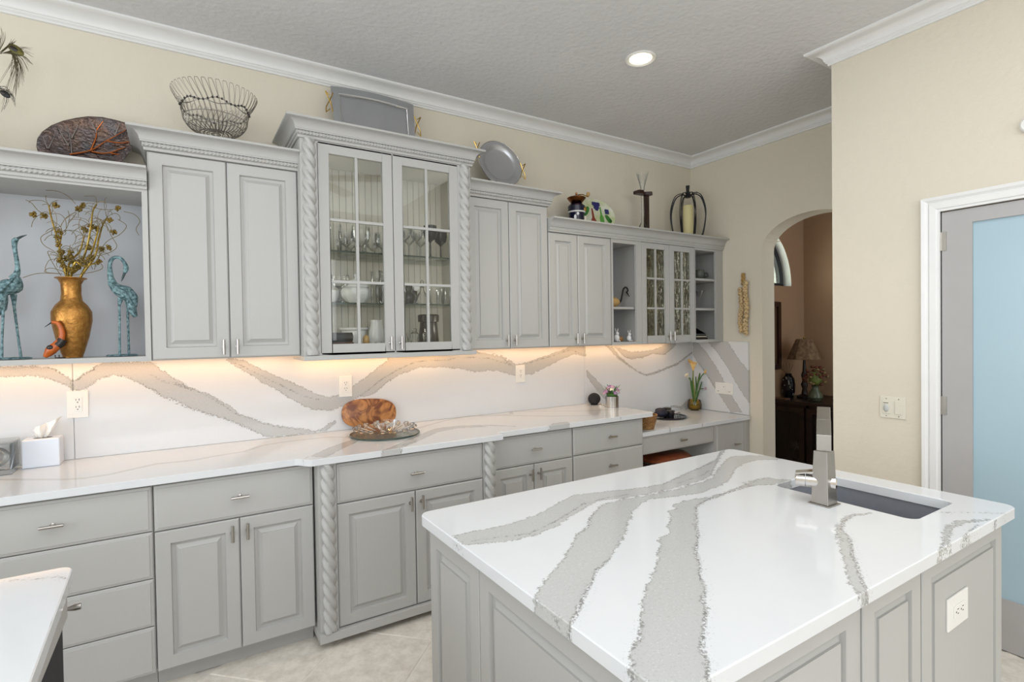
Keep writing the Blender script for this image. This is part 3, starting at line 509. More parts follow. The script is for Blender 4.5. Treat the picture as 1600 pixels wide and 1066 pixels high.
# ------------------------------------------------------------------ quartz
VEINS = [('isl', 'main1', 'band', [(0.639,-1.91),(0.7,-1.907),(0.774,-1.918),(0.83,-1.921),(0.941,-1.902),(1.057,-1.848),(1.16,-1.808),(1.266,-1.84),(1.333,-1.86),(1.418,-1.884),(1.526,-1.894),(1.684,-1.852),(1.853,-1.811),(1.995,-1.77),(2.139,-1.686),(2.176,-1.681),(2.091,-1.727),(1.865,-1.855),(1.764,-1.92),(1.671,-1.947),(1.53,-1.953),(1.401,-1.951),(1.28,-1.933),(1.181,-1.911),(1.094,-1.94),(0.931,-2.015),(0.847,-2.036),(0.776,-2.034),(0.716,-2.019),(0.64,-1.987)]),
 ('isl', 'main2', 'band', [(1.391,-1.961),(1.518,-1.963),(1.651,-1.963),(1.73,-1.948),(1.861,-1.876),(2.028,-1.794),(2.098,-1.775),(2.155,-1.796),(2.171,-1.799),(2.229,-1.85),(2.242,-1.921),(2.201,-1.924),(2.124,-1.877),(2.04,-1.882),(1.948,-1.902),(1.746,-2.01),(1.707,-2.021),(1.541,-2.049),(1.431,-2.022),(1.35,-1.994),(1.301,-2.002),(1.211,-2.048),(1.12,-2.114),(1.054,-2.172),(0.944,-2.245),(0.878,-2.287),(0.843,-2.3),(0.884,-2.281),(0.838,-2.298),(0.788,-2.338),(0.744,-2.369),(0.702,-2.403),(0.655,-2.439),(0.63,-2.454),(0.624,-2.339),(0.66,-2.3),(0.697,-2.277),(0.831,-2.185),(0.82,-2.197),(0.899,-2.129),(0.954,-2.092),(1.013,-2.065),(1.052,-2.018),(1.103,-1.988),(1.173,-1.943),(1.271,-1.943)]),
 ('isl', 'main3', 'band', [(1.415,-2.066),(1.374,-2.076),(1.352,-2.075),(1.34,-2.11),(1.299,-2.109),(1.256,-2.159),(1.201,-2.194),(1.166,-2.238),(1.114,-2.245),(1.076,-2.279),(1.025,-2.318),(0.954,-2.375),(0.964,-2.368),(0.91,-2.399),(0.843,-2.449),(0.799,-2.48),(0.773,-2.507),(0.713,-2.557),(0.688,-2.568),(0.641,-2.612),(0.63,-2.62),(0.632,-2.658),(0.643,-2.705),(0.72,-2.708),(0.726,-2.701),(0.762,-2.668),(0.786,-2.642),(0.847,-2.598),(0.908,-2.559),(0.928,-2.531),(0.968,-2.507),(1.029,-2.442),(1.092,-2.388),(1.075,-2.404),(1.127,-2.352),(1.201,-2.304),(1.27,-2.241),(1.4,-2.137),(1.486,-2.108)]),
 ('isl', 'arm4', 'band', [(1.425,-2.068),(1.519,-2.091),(1.608,-2.088),(1.706,-2.077),(1.785,-2.067),(1.843,-2.059),(1.91,-2.065),(1.768,-2.055),(1.9,-2.058),(1.935,-2.114),(1.956,-2.148),(1.837,-2.135),(1.78,-2.101),(1.674,-2.09),(1.538,-2.112),(1.492,-2.112),(1.434,-2.11)]),
 ('isl', 'arm5', 'band', [(1.801,-2.47),(1.723,-2.445),(1.664,-2.452),(1.599,-2.467),(1.51,-2.515),(1.432,-2.559),(1.545,-2.504),(1.459,-2.546),(1.356,-2.608),(1.288,-2.646),(1.235,-2.685),(1.217,-2.699),(1.244,-2.71),(1.259,-2.701),(1.312,-2.662),(1.375,-2.628),(1.418,-2.6),(1.533,-2.538),(1.575,-2.496),(1.639,-2.471),(1.692,-2.459),(1.789,-2.475)]),
 ('isl', 'arm6', 'band', [(1.625,-2.705),(1.715,-2.682),(1.834,-2.647),(1.919,-2.642),(1.967,-2.663),(2.041,-2.705),(1.992,-2.692),(1.923,-2.663),(1.839,-2.662),(1.771,-2.68),(1.702,-2.702)]),
 ('isl', 'thin6', 'line', [(1.959,-2.581),(2.029,-2.63),(2.116,-2.699)]),
 ('isl', 'thin6b', 'line', [(1.768,-2.709),(1.849,-2.697),(1.932,-2.692)]),
 ('isl', 'dark1', 'line', [(0.665,-1.974),(0.735,-1.986),(0.786,-2.005),(0.827,-2.017),(0.888,-2.002),(0.946,-1.983),(1.051,-1.938),(1.136,-1.895),(1.131,-1.907),(1.23,-1.898),(1.326,-1.916)]),
 ('isl', 'dark2', 'line', [(0.903,-2.269),(0.838,-2.298),(0.788,-2.338),(0.744,-2.369),(0.702,-2.403),(0.655,-2.439),(0.631,-2.454)]),
 ('isl', 'dark2b', 'line', [(1.169,-1.948),(1.103,-1.988),(1.045,-2.026),(1.004,-2.07),(0.954,-2.092)]),
 ('isl', 'dark3', 'line', [(1.486,-2.108),(1.4,-2.137),(1.273,-2.243),(1.201,-2.304),(1.13,-2.353),(1.078,-2.406),(1.044,-2.436),(1.029,-2.442),(0.968,-2.507),(0.931,-2.532),(0.894,-2.566),(0.847,-2.598),(0.786,-2.642),(0.759,-2.674),(0.722,-2.703)]),
 ('isl', 'dark3b', 'line', [(0.764,-2.517),(0.72,-2.552),(0.702,-2.568),(0.685,-2.57),(0.666,-2.592),(0.632,-2.621)]),
 ('isl', 'dark4', 'line', [(1.486,-2.108),(1.575,-2.098),(1.671,-2.097),(1.754,-2.092),(1.761,-2.06),(1.9,-2.058)]),
 ('isl', 'dark5', 'line', [(1.751,-2.449),(1.659,-2.461),(1.575,-2.496),(1.528,-2.54),(1.417,-2.599),(1.375,-2.628),(1.312,-2.662),(1.263,-2.698),(1.243,-2.71)]),
 ('isl', 'darktop', 'line', [(1.526,-1.894),(1.684,-1.852),(1.853,-1.811),(1.995,-1.77),(2.139,-1.686),(2.173,-1.68)]),
 ('isl', 'darktop2', 'line', [(1.563,-1.92),(1.648,-1.911),(1.738,-1.901),(1.817,-1.868)]),
 ('xx', 'hair', 'line', [(1.174,-2.383),(1.213,-2.433),(1.205,-2.427),(1.241,-2.548),(1.343,-2.621),(1.359,-2.689)]),
 ('bs', 'l', 'band', [(-0.767,1.378),(-0.529,1.361),(-0.499,1.346),(-0.465,1.316),(-0.437,1.291),(-0.438,1.251),(-0.483,1.283),(-0.517,1.302),(-0.555,1.315),(-0.609,1.321),(-0.662,1.324),(-0.69,1.32),(-0.769,1.293)]),
 ('bs', 'm1', 'band', [(-0.437,1.288),(-0.394,1.32),(-0.357,1.348),(-0.324,1.375),(-0.121,1.367),(-0.081,1.322),(-0.03,1.282),(0.048,1.214),(0.12,1.189),(0.176,1.149),(0.221,1.113),(0.26,1.07),(0.319,1.041),(0.379,1.005),(0.44,0.985),(0.522,0.963),(0.587,0.949),(0.66,0.928),(0.715,0.945),(0.771,0.979),(0.785,0.963),(0.721,0.92),(0.633,0.919),(0.521,0.914),(0.408,0.921),(0.347,0.955),(0.288,0.995),(0.23,1.027),(0.174,1.056),(0.118,1.077),(0.026,1.124),(-0.031,1.166),(-0.093,1.189),(-0.119,1.22),(-0.158,1.247),(-0.183,1.27),(-0.236,1.294),(-0.283,1.309),(-0.335,1.288),(-0.363,1.269),(-0.395,1.248),(-0.438,1.243)]),
 ('bs', 'm2', 'band', [(0.203,1.375),(0.296,1.355),(0.373,1.311),(0.477,1.252),(0.605,1.185),(0.664,1.149),(0.739,1.122),(0.795,1.128),(0.762,1.125),(0.804,1.132),(0.898,1.184),(0.981,1.238),(1.058,1.291),(1.105,1.319),(1.105,1.345),(1.722,1.364),(1.954,1.314),(2.034,1.267),(1.878,1.349),(1.947,1.325),(2.068,1.255),(2.174,1.268),(2.327,1.307),(2.51,1.352),(2.581,1.378),(2.727,1.374),(2.725,1.288),(2.652,1.31),(2.58,1.307),(2.486,1.278),(2.281,1.205),(2.193,1.174),(2.067,1.168),(2.005,1.189),(1.915,1.219),(1.817,1.22),(1.883,1.218),(1.719,1.222),(1.582,1.254),(1.467,1.264),(1.33,1.27),(1.198,1.234),(1.102,1.186),(1.009,1.117),(0.926,1.109),(0.831,1.058),(0.76,1.039),(0.793,1.035),(0.737,1.04),(0.649,1.055),(0.59,1.085),(0.513,1.139),(0.451,1.188),(0.383,1.227),(0.33,1.277),(0.26,1.32)]),
 ('bs', 'blade', 'band', [(2.73,1.183),(2.822,1.11),(2.898,1.038),(3.041,0.933),(3.067,0.876),(2.935,0.927),(2.846,1.002),(2.735,1.13)]),
 ('bs', 'swag', 'band', [(2.935,1.376),(3.013,1.357),(3.091,1.275),(3.195,1.206),(3.289,1.15),(3.398,1.111),(3.524,1.129),(3.654,1.161),(3.787,1.189),(3.925,1.253),(4.01,1.293),(4.01,1.283),(3.925,1.239),(3.787,1.173),(3.653,1.145),(3.524,1.111),(3.398,1.099),(3.301,1.13),(3.171,1.199),(3.068,1.263)]),
 ('bs', 'swag2', 'band', [(3.035,1.365),(3.081,1.347),(3.196,1.314),(3.34,1.309),(3.527,1.326),(3.657,1.367),(3.79,1.364),(3.735,1.329),(3.629,1.273),(3.476,1.287),(3.351,1.256),(3.219,1.25),(3.149,1.268)]),
 ('bs', 'low', 'band', [(3.635,0.806),(3.755,0.812),(3.836,0.793),(3.891,0.83),(3.961,0.862),(3.96,0.787),(3.849,0.773),(3.754,0.791)]),
 ('bs', 'd1', 'line', [(-0.529,1.361),(-0.499,1.346),(-0.465,1.316),(-0.437,1.291),(-0.421,1.293),(-0.394,1.32),(-0.348,1.344)]),
 ('bs', 'd2', 'line', [(-0.132,1.306),(-0.082,1.267),(-0.015,1.241),(0.048,1.214),(-0.029,1.259),(0.039,1.223),(0.12,1.173),(0.186,1.122),(0.254,1.064),(0.337,1.03),(0.44,0.978),(0.522,0.959)]),
 ('bs', 'd3', 'line', [(0.22,1.358),(0.295,1.322),(0.354,1.282),(0.414,1.248),(0.508,1.191),(0.604,1.136),(0.691,1.108)]),
 ('bs', 'd4', 'line', [(0.926,1.109),(0.979,1.145),(1.072,1.211),(1.167,1.259),(1.281,1.304),(1.381,1.315),(1.511,1.306),(1.601,1.327),(1.836,1.31),(2.034,1.25),(1.967,1.299),(2.057,1.234)]),
 ('bs', 'd4b', 'line', [(2.158,1.256),(2.26,1.278),(2.372,1.301),(2.487,1.329),(2.581,1.349),(2.713,1.298)]),
 ('bs', 'low1', 'line', [(-0.183,1.27),(-0.119,1.22),(-0.033,1.152),(0.046,1.113),(0.026,1.124),(0.118,1.077),(0.174,1.056),(0.23,1.027),(0.347,0.955)]),
 ('bs', 'd5', 'line', [(3.035,1.357),(3.149,1.27),(3.219,1.254),(3.351,1.261),(3.476,1.29),(3.629,1.273),(3.735,1.329)]),
 ('bs', 'd6', 'line', [(3.079,1.271),(3.194,1.2),(3.301,1.136),(3.398,1.104),(3.524,1.118),(3.653,1.152),(3.787,1.18),(3.925,1.246),(4.01,1.29)]),
 ('ret', 'a', 'band', [(-0.029,1.373),(-0.074,1.373),(-0.162,1.296),(-0.257,1.181),(-0.349,1.042),(-0.428,0.916),(-0.525,0.787),(-0.417,0.774),(-0.327,0.889),(-0.255,0.972),(-0.127,1.138),(-0.028,1.246)]),
 ('ret', 'b', 'band', [(-0.174,1.397),(-0.373,1.407),(-0.442,1.311),(-0.519,1.209),(-0.584,1.144),(-0.612,1.12),(-0.61,0.874),(-0.591,0.872),(-0.526,0.951),(-0.459,1.05),(-0.381,1.168),(-0.29,1.281)]),
 ('ret', 'da', 'line', [(-0.127,1.138),(-0.213,1.042),(-0.276,0.947)]),
 ('ct', 'a', 'soft', [(-0.766,-0.222),(-0.64,-0.299),(-0.534,-0.375),(-0.42,-0.455),(-0.347,-0.485),(-0.269,-0.472),(-0.19,-0.421),(-0.104,-0.365),(0.036,-0.382),(0.127,-0.349),(0.259,-0.319),(0.354,-0.214),(0.445,-0.187),(0.569,-0.18),(0.696,-0.19),(0.785,-0.256)]),
 ('ct', 'b', 'band', [(0.462,-0.693),(0.497,-0.647),(0.628,-0.485),(0.789,-0.341),(0.814,-0.205),(0.899,-0.268),(0.785,-0.431),(0.696,-0.53),(0.57,-0.694),(0.505,-0.617)]),
 ('ct', 'c', 'band', [(0.772,-0.764),(0.943,-0.621),(1.135,-0.443),(1.298,-0.308),(1.452,-0.306),(1.617,-0.393),(1.715,-0.519),(1.741,-0.522),(1.726,-0.547),(1.569,-0.376),(1.586,-0.448),(1.415,-0.381),(1.261,-0.425),(1.093,-0.579),(0.938,-0.706),(0.848,-0.819)]),
 ('ct', 'd', 'soft', [(1.024,-0.317),(1.243,-0.216),(1.421,-0.105),(1.649,-0.002),(1.794,-0.081),(1.969,-0.114),(2.028,0.007),(2.2,-0.127),(2.492,-0.317),(2.701,-0.406)]),
 ('li', 'v', 'line', [(-.36,-1.56),(-.31,-1.585),(-.262,-1.60),(-.24,-1.63)]),
 ('dk', 'v', 'line', [(3.02,-.61),(3.06,-.57),(3.10,-.52)]),
 ('dk', 'w', 'line', [(3.40,-.61),(3.37,-.57),(3.35,-.53)]),
 ('ct', 'f', 'band', [(1.88,-.66),(2.05,-.66),(2.08,-.60),(1.98,-.59)]),
 ('ct', 'g', 'line', [(2.50,-.66),(2.47,-.60),(2.43,-.55)]),
 ('ct', 'e', 'soft', [(1.758,-0.031),(1.924,-0.159),(2.139,-0.357),(2.348,-0.486)])]
def sdf(P, poly):
    d2 = np.full(len(P), 9.0); ins = np.zeros(len(P), bool); n = len(poly)
    for i in range(n):
        a = np.array(poly[i]); b = np.array(poly[(i + 1) % n]); e = b - a; w_ = P - a; t = np.clip((w_ @ e) / max(e @ e, 1e-12), 0, 1); q = w_ - np.outer(t, e); d2 = np.minimum(d2, (q ** 2).sum(1))
        c = (a[1] > P[:, 1]) != (b[1] > P[:, 1])
        if abs(e[1]) > 1e-12: ins ^= c & (P[:, 0] < a[0] + (P[:, 1] - a[1]) / e[1] * e[0])
    return np.sqrt(d2) * np.where(ins, 1, -1)
def pdist(P, ln):
    d2 = np.full(len(P), 9.0)
    for a, b in zip(ln[:-1], ln[1:]):
        a = np.array(a); b = np.array(b); e = b - a; w_ = P - a; t = np.clip((w_ @ e) / max(e @ e, 1e-12), 0, 1); q = w_ - np.outer(t, e); d2 = np.minimum(d2, (q ** 2).sum(1))
    return np.sqrt(d2)
def slab2(name, outline, axes, c0, c1, grp, parent=None, hole=None, step=.011, R=.03):
    # grid built with numpy, clipped to the outline cell by cell, rim cells snapped to the outline
    ox = np.array(outline); x0, y0 = ox.min(0); x1, y1 = ox.max(0)
    gx = set(np.round(np.append(np.arange(x0, x1, step), x1), 5)); gy = set(np.round(np.append(np.arange(y0, y1, step), y1), 5))
    for p in outline: gx.add(round(p[0], 5)); gy.add(round(p[1], 5))
    if hole:
        hx0, hy0, hx1, hy1, hr = hole
        for q in (hx0, hx1, hx0 + hr, hx1 - hr): gx.add(round(q, 5))
        for q in (hy0, hy1, hy0 + hr, hy1 - hr): gy.add(round(q, 5))
    def clean(s_, keep):
        s_ = sorted(s_); out = [s_[0]]
        for v in s_[1:]:
            if v - out[-1] < .003:
                if v in keep: out[-1] = v
                continue
            out.append(v)
        return out
    kx = {round(p[0], 5) for p in outline}; ky = {round(p[1], 5) for p in outline}
    if hole: kx |= {round(hx0, 5), round(hx1, 5)}; ky |= {round(hy0, 5), round(hy1, 5)}
    gx = clean(gx, kx); gy = clean(gy, ky); nx, ny = len(gx), len(gy)
    cx = (np.array(gx[:-1]) + np.array(gx[1:])) / 2; cy = (np.array(gy[:-1]) + np.array(gy[1:])) / 2
    CXY = np.array([(a, b) for b in cy for a in cx]); inside = sdf(CXY, outline) > 0
    if hole: inside &= ~((CXY[:, 0] > hx0) & (CXY[:, 0] < hx1) & (CXY[:, 1] > hy0) & (CXY[:, 1] < hy1))
    V = np.array([(a, b) for b in gy for a in gx]); F = []
    for j in range(ny - 1):
        for i in range(nx - 1):
            if inside[j * (nx - 1) + i]: F.append((j * nx + i, j * nx + i + 1, (j + 1) * nx + i + 1, (j + 1) * nx + i))
    ec = {}
    for f in F:
        for k in range(4): e = (f[k], f[(k + 1) % 4]); ec[e] = 1
    rim = [e for e in ec if (e[1], e[0]) not in ec]
    # snap rim verts on curved outline parts to the nearest outline point
    rv = sorted({v for e in rim for v in e}); n = len(outline)
    for v in rv:
        p = V[v]
        if hole and hx0 - 1e-4 <= p[0] <= hx1 + 1e-4 and hy0 - 1e-4 <= p[1] <= hy1 + 1e-4:
            c = np.array([min(max(p[0], hx0 + hr), hx1 - hr), min(max(p[1], hy0 + hr), hy1 - hr)]); d = p - c
            if abs(d[0]) > 1e-6 and abs(d[1]) > 1e-6: V[v] = c + d / np.linalg.norm(d) * hr
            continue
        best = None
        for i in range(n):
            a = ox[i]; b = ox[(i + 1) % n]; e = b - a; t = min(1, max(0, ((p - a) @ e) / max(e @ e, 1e-12))); q = a + t * e; dd = ((p - q) ** 2).sum()
            if best is None or dd < best[0]: best = (dd, q)
        V[v] = best[1]
    used = sorted({i for f in F for i in f}); mp = {u: i for i, u in enumerate(used)}; n1 = len(used); V = V[used]; ch = .0025
    # rim normals for a tiny eased edge
    sg = 1 if c1 > c0 else -1
    def P3(p, c): return {'xy': (p[0], p[1], c), 'xz': (p[0], c, p[1]), 'yz': (c, p[0], p[1])}[axes]
    verts = [P3(p, c0) for p in V]; faces = [tuple(mp[i] for i in f) for f in F]
    rvm = {v: n1 + k for k, v in enumerate(rv)}; verts += [P3(V[mp[v]], c0 + sg * ch) for v in rv]
    rbm = {v: n1 + len(rv) + k for k, v in enumerate(rv)}; verts += [P3(V[mp[v]], c1) for v in rv]
    nin = {v: np.zeros(2) for v in rv}
    for a, b in rim: e = V[mp[b]] - V[mp[a]]; nn = np.array([-e[1], e[0]]); l = np.linalg.norm(nn); nn = nn / l if l > 1e-9 else nn; nin[a] = nin[a] + nn; nin[b] = nin[b] + nn
    for v in rv: l = np.linalg.norm(nin[v]); verts[mp[v]] = P3(V[mp[v]] + (nin[v] / l * ch if l > 1e-9 else 0), c0)
    for a, b in rim: faces.append((mp[b], mp[a], rvm[a], rvm[b])); faces.append((rvm[b], rvm[a], rbm[a], rbm[b]))
    back = [rbm[v] for v in rv]
    me = bpy.data.meshes.new(name); me.from_pydata(verts, [], faces); me.materials.append(M['quartz'])
    P = np.vstack([V] + [np.array([V[mp[v]] for v in rv])] * 2)
    band = np.full(len(P), -.2); line = np.full(len(P), .2); soft = np.full(len(P), .2)
    for gname, nm, kind, pts in VEINS:
        if gname not in grp: continue
        if kind == 'band': band = np.maximum(band, np.clip(sdf(P, pts), -.2, .2))
        elif kind == 'line': line = np.minimum(line, pdist(P, pts))
        else: soft = np.minimum(soft, pdist(P, pts))
    for nm, arr in (('band', band), ('line', line), ('soft', soft)):
        a = me.attributes.new(nm, 'FLOAT', 'POINT'); a.data.foreach_set('value', arr.astype(np.float32))
    bm = bmesh.new(); bm.from_mesh(me); bmesh.ops.holes_fill(bm, edges=[e for e in bm.edges if e.is_boundary]) if not hole else None
    bmesh.ops.recalc_face_normals(bm, faces=bm.faces); bm.to_mesh(me); bm.free()
    o = bpy.data.objects.new(name, me); C.objects.link(o)
    if parent is not None: o.parent = parent; o.location = -ROOT[parent]; ROOT[o] = Vector((0, 0, 0))
    return o
def corner(cx, cy, r, a0, a1, n=6): return [(cx + r * cos(t), cy + r * sin(t)) for t in arc(n, radians(a0), radians(a1))]
CY = -.648; BY = -.713
out = [(-1.3, CY), (.44, CY)] + [(.44 + .065 * s, CY + (BY - CY) * (3 * s * s - 2 * s ** 3)) for s in (.2, .4, .6, .8, 1)] + [(1.533, BY), (1.533, CY), (2.80, CY), (2.812, CY + .012), (2.812, -.001), (-1.3, -.001)]
tag(slab2('countertop', out, 'xy', .914, .884, ('ct',)), 'long white quartz worktop with grey veins over the base cabinets', 'countertop')
tag(slab2('countertop', [(2.744, -.60), (3.999, -.60), (3.999, -.001), (2.744, -.001)], 'xy', .767, .737, ('dk',)), 'lower white quartz desk top in the corner', 'countertop')
bsp = thing('backsplash', 'white quartz backsplash with bold grey veins under the wall cabinets', 'backsplash', (1.6, 0, .9))
for a, b, z in ((-1.3, -.4375, .9142), (-.4363, 2.7125, .9142)): slab2('slab', [(a, z), (b, z), (b, ZB - .001), (a, ZB - .001)], 'xz', -.02, -.0005, ('bs',), bsp)
slab2('slab', [(2.7137, .9142), (2.8125, .9142), (2.8125, .7672), (3.9995, .7672), (3.9995, ZB - .001), (2.7137, ZB - .001)], 'xz', -.02, -.0005, ('bs4', 'bs'), bsp)
slab2('slab', [(-.585, .7672), (-.0005, .7672), (-.0005, ZB - .001), (-.585, ZB - .001)], 'yz', XF - .02, XF - .0005, ('ret',), bsp)
# island
IX0, IX1, IY0, IY1 = .635, 2.235, -2.702, -1.672; rr_ = .035
out = corner(IX0 + rr_, IY0 + rr_, rr_, 180, 270) + corner(IX1 - rr_, IY0 + rr_, rr_, 270, 360) + corner(IX1 - rr_, IY1 - rr_, rr_, 0, 90) + corner(IX0 + rr_, IY1 - rr_, rr_, 90, 180)
HX0, HY0, HX1, HY1 = 1.832, -2.575, 2.125, -2.135
tag(slab2('countertop', out, 'xy', .914, .882, ('isl',), hole=(HX0, HY0, HX1, HY1, .03)), 'white quartz island top with sweeping grey veins and a sink cutout', 'countertop')
# ------------------------------------------------------------------ island body, sink, faucet
t = thing('island', 'grey panelled kitchen island carrying the veined quartz top', 'kitchen island', (1.43, -2.19, 0))
BX0, BX1, BY0, BY1 = .672, 2.205, -2.655, -1.705
g = G().box(BX0, BY0, .06, BX0 + .02, BY1, .8815).box(BX1 - .02, BY0, .06, BX1, BY1, .8815).box(BX0 + .02, BY0, .06, BX1 - .02, BY0 + .02, .8815).box(BX0 + .02, BY1 - .02, .06, BX1 - .02, BY1, .8815).box(BX0 + .02, BY0 + .02, .06, BX1 - .02, BY1 - .02, .08)
obj('carcass', g, M['cab'], t); obj('plinth', G().box(BX0 + .05, BY0 + .05, 0, BX1 - .05, BY1 - .05, .06), M['cab'], t)
IP = [(0, 0), (0, .013), (.003, .016), (.048, .016), (.0485, .014), (.051, .003), (.062, .003), (.078, .0105), (.0785, .016)]
IPF = [(0, 0), (0, .013), (.003, .016), (.052, .016), (.0525, .014), (.055, .003), (.062, .003), (.074, .0105), (.0745, .016)]
for a, b in ((-1.712, -2.033), (-2.037, -2.650)): front(t, 'panel', (BX0, a, .072), (0, -1, 0), (-1, 0, 0), a - b, .800, IP)
for a, b in ((.674, 1.284), (1.310, 1.612), (1.622, 2.203)): front(t, 'panel', (a, BY0, .072), UX, NY, b - a, .800, IPF)
obj('corner_stile', G().box(1.286, BY0 - .010, .072, 1.308, BY0, .872), M['cab'], t)
def outlet(c, u, n, w, h, rot=False, label='', kind='outlet', group=None, m='white', deco=True):
    """c centre of plate; u right, n out"""
    c = Vector(c); u = Vector(u); n = Vector(n); v = Vector((0, 0, 1)); t = thing('wall_outlet' if kind == 'outlet' else 'light_switch', label, kind, c, group)
    def rb(g, a0, b0, a1, b1, d0, d1):
        P = [c + u * a + v * b + n * d for d in (d0, d1) for a, b in ((a0, b0), (a1, b0), (a1, b1), (a0, b1))]; g.add(P, [(3, 2, 1, 0), (4, 5, 6, 7), (0, 1, 5, 4), (1, 2, 6, 5), (2, 3, 7, 6), (3, 0, 4, 7)]); return g
    obj('plate', rb(G(), -w / 2, -h / 2, w / 2, h / 2, 0, .006), M[m], t, bevel=.002)
    return t, rb
def duplex(c, u, n, w, h, label, rot=False, group='electrical outlets on the backsplash'):
    t, rb = outlet(c, u, n, w, h, label=label, group=group); a, b = (.017, .034) if not rot else (.034, .017)
    obj('receptacle', rb(G(), -a, -b, a, b, .006, .0085), M['white'], t, bevel=.001); g = G()
    for s in (-1, 1):
        for du, dv, sw, sh in ((-.006, .006, .0011, .004), (.006, .006, .0011, .005), (0, -.006, .0022, .0022)):
            if rot: rb(g, s * .017 + dv - sh, du - sw, s * .017 + dv + sh, du + sw, .0084, .0089)
            else: rb(g, du - sw, s * .017 + dv - sh, du + sw, s * .017 + dv + sh, .0084, .0089)
    obj('slots', g, M['slot'], t); return t
duplex((-.420, -.02, 1.176), UX, NY, .080, .128, 'white outlet on the backsplash right of the tissue box')
duplex((.842, -.02, 1.178), UX, NY, .078, .126, 'white outlet on the backsplash above the oval wooden board')
duplex((2.102, -.02, 1.187), UX, NY, .080, .126, 'white outlet on the backsplash left of the black ball speaker')
duplex((1.838, BY0 - .016, .690), UX, NY, .140, .090, 'white sideways outlet on the front panel of the island', rot=True, group='electrical outlet on the island')
t, rb = outlet((XF - .02, -.354, .975), (0, -1, 0), (-1, 0, 0), .175, .100, label='wide white switch and outlet plate on the quartz beside the calla lilies', kind='switch')
for k, (a, s) in enumerate(((-.055, 0), (0, 1), (.055, 0))):
    obj('rocker', rb(G(), a - .016, -.033, a + .016, .033, .006, .009), M['white'], t, bevel=.001)
g = G(); rb(g, -.003, .010, -.001, .018, .009, .0095); rb(g, .004, .010, .006, .018, .009, .0095); rb(g, -.065, -.027, -.045, -.024, .009, .0095); rb(g, .045, -.027, .065, -.024, .009, .0095); obj('slots', g, M['slot'], t)
t, rb = outlet((XR, -1.984, 1.066), (0, -1, 0), (-1, 0, 0), .118, .113, label='almond double switch plate on the cream wall beside the door', kind='switch', m='almond')
obj('rocker', rb(G(), .012, -.033, .044, .033, .006, .010), M['almond'], t, bevel=.001); obj('sensor', rb(G(), -.046, -.033, -.012, .033, .006, .009), M['almond'], t, bevel=.001)
obj('lens', G().ball(Vector((XR - .008, -1.984 + .029, 1.062)), (.007, .014, .022)), M['greylens'], t, smooth=True); g = G(); rb(g, -.041, .021, -.018, .024, .009, .0095)
for a in (-.029, .028):
    for b in (-.045, .045): rb(g, a - .002, b - .002, a + .002, b + .002, .006, .0068)
obj('screws', g, M['slot'], t)
# undermount sink
t = thing('sink', 'dark grey undermount sink set in the island top', 'sink', ((HX0 + HX1) / 2, (HY0 + HY1) / 2, .70))
sx0, sy0, sx1, sy1 = HX0 - .006, HY0 - .006, HX1 + .006, HY1 + .006; g = G()
g.box(sx0 - .012, sy0 - .012, .68, sx0, sy1 + .012, .8815).box(sx1, sy0 - .012, .68, sx1 + .012, sy1 + .012, .8815).box(sx0, sy0 - .012, .68, sx1, sy0, .8815).box(sx0, sy1, .68, sx1, sy1 + .012, .8815).box(sx0, sy0, .68, sx1, sy1, .692)
obj('basin', g, M['sink'], t, bevel=.002); obj('drain', G().lathe([(0, .697), (.03, .697), (.04, .694), (.045, .6925)], ((HX0 + HX1) / 2, (HY0 + HY1) / 2, 0), 24), M['steel'], t, smooth=True)
# faucet
fx, fy = 1.768, -2.348; t = thing('faucet', 'square brushed steel faucet standing on the island beside the sink', 'faucet', (fx, fy, .914))
obj('base_plate', G().box(fx - .036, fy - .034, .9142, fx + .036, fy + .034, .918), M['steel'], t, bevel=.001)
g = G(); a, b = .029, .023
g.add([(fx + sx * q, fy + sy * q * .93, z) for z, q in ((.918, a), (1.088, b)) for sx, sy in ((-1, -1), (1, -1), (1, 1), (-1, 1))], [(3, 2, 1, 0), (4, 5, 6, 7), (0, 1, 5, 4), (1, 2, 6, 5), (2, 3, 7, 6), (3, 0, 4, 7)])
obj('column', g, M['steel'], t, bevel=.0012)
dirn = Vector((.887, .46, .0)).normalized(); sd = Vector((-dirn.y, dirn.x, 0)); P0 = Vector((fx, fy, 1.088)) - dirn * .010; hh = .052; ww_ = .021
def bar(p, q, w_, h_): 
    return G().add([x + sd * s * w_ + Vector((0, 0, z)) for x in (p, q) for s, z in ((-1, 0), (1, 0), (1, h_), (-1, h_))], [(3, 2, 1, 0), (4, 5, 6, 7), (0, 1, 5, 4), (1, 2, 6, 5), (2, 3, 7, 6), (3, 0, 4, 7)])
P1 = P0 + dirn * .105 + Vector((0, 0, .036)); P2 = P1 + dirn * .11 + Vector((0, 0, .030))
obj('spout', bar(P0, P1, ww_, hh), M['steel'], t, bevel=.0015); obj('spray_head', bar(P1 + dirn * .0022, P2, ww_ * .98, hh * .98), M['steel'], t, bevel=.0015)
c = Vector((fx, fy, .985)); obj('valve_cylinder', G().tube([c + sd * .0, c + sd * .052], .021, 20).tube([c - sd * .0, c - sd * .032, c - sd * .036], [.02, .02, .016], 20), M['chrome'], t, smooth=True)
lv = obj('lever', G().tube([c + sd * .054, c + sd * .080, c + sd * .083], [.021, .021, .018], 20), M['chrome'], t, smooth=True)
sd0 = sd; sd = dirn; obj('lever_blade', bar(c + sd0 * .082 + Vector((0, 0, .0205)), c + sd0 * .030 + Vector((0, 0, .030)), .020, .005), M['chrome'], lv, bevel=.001); sd = sd0
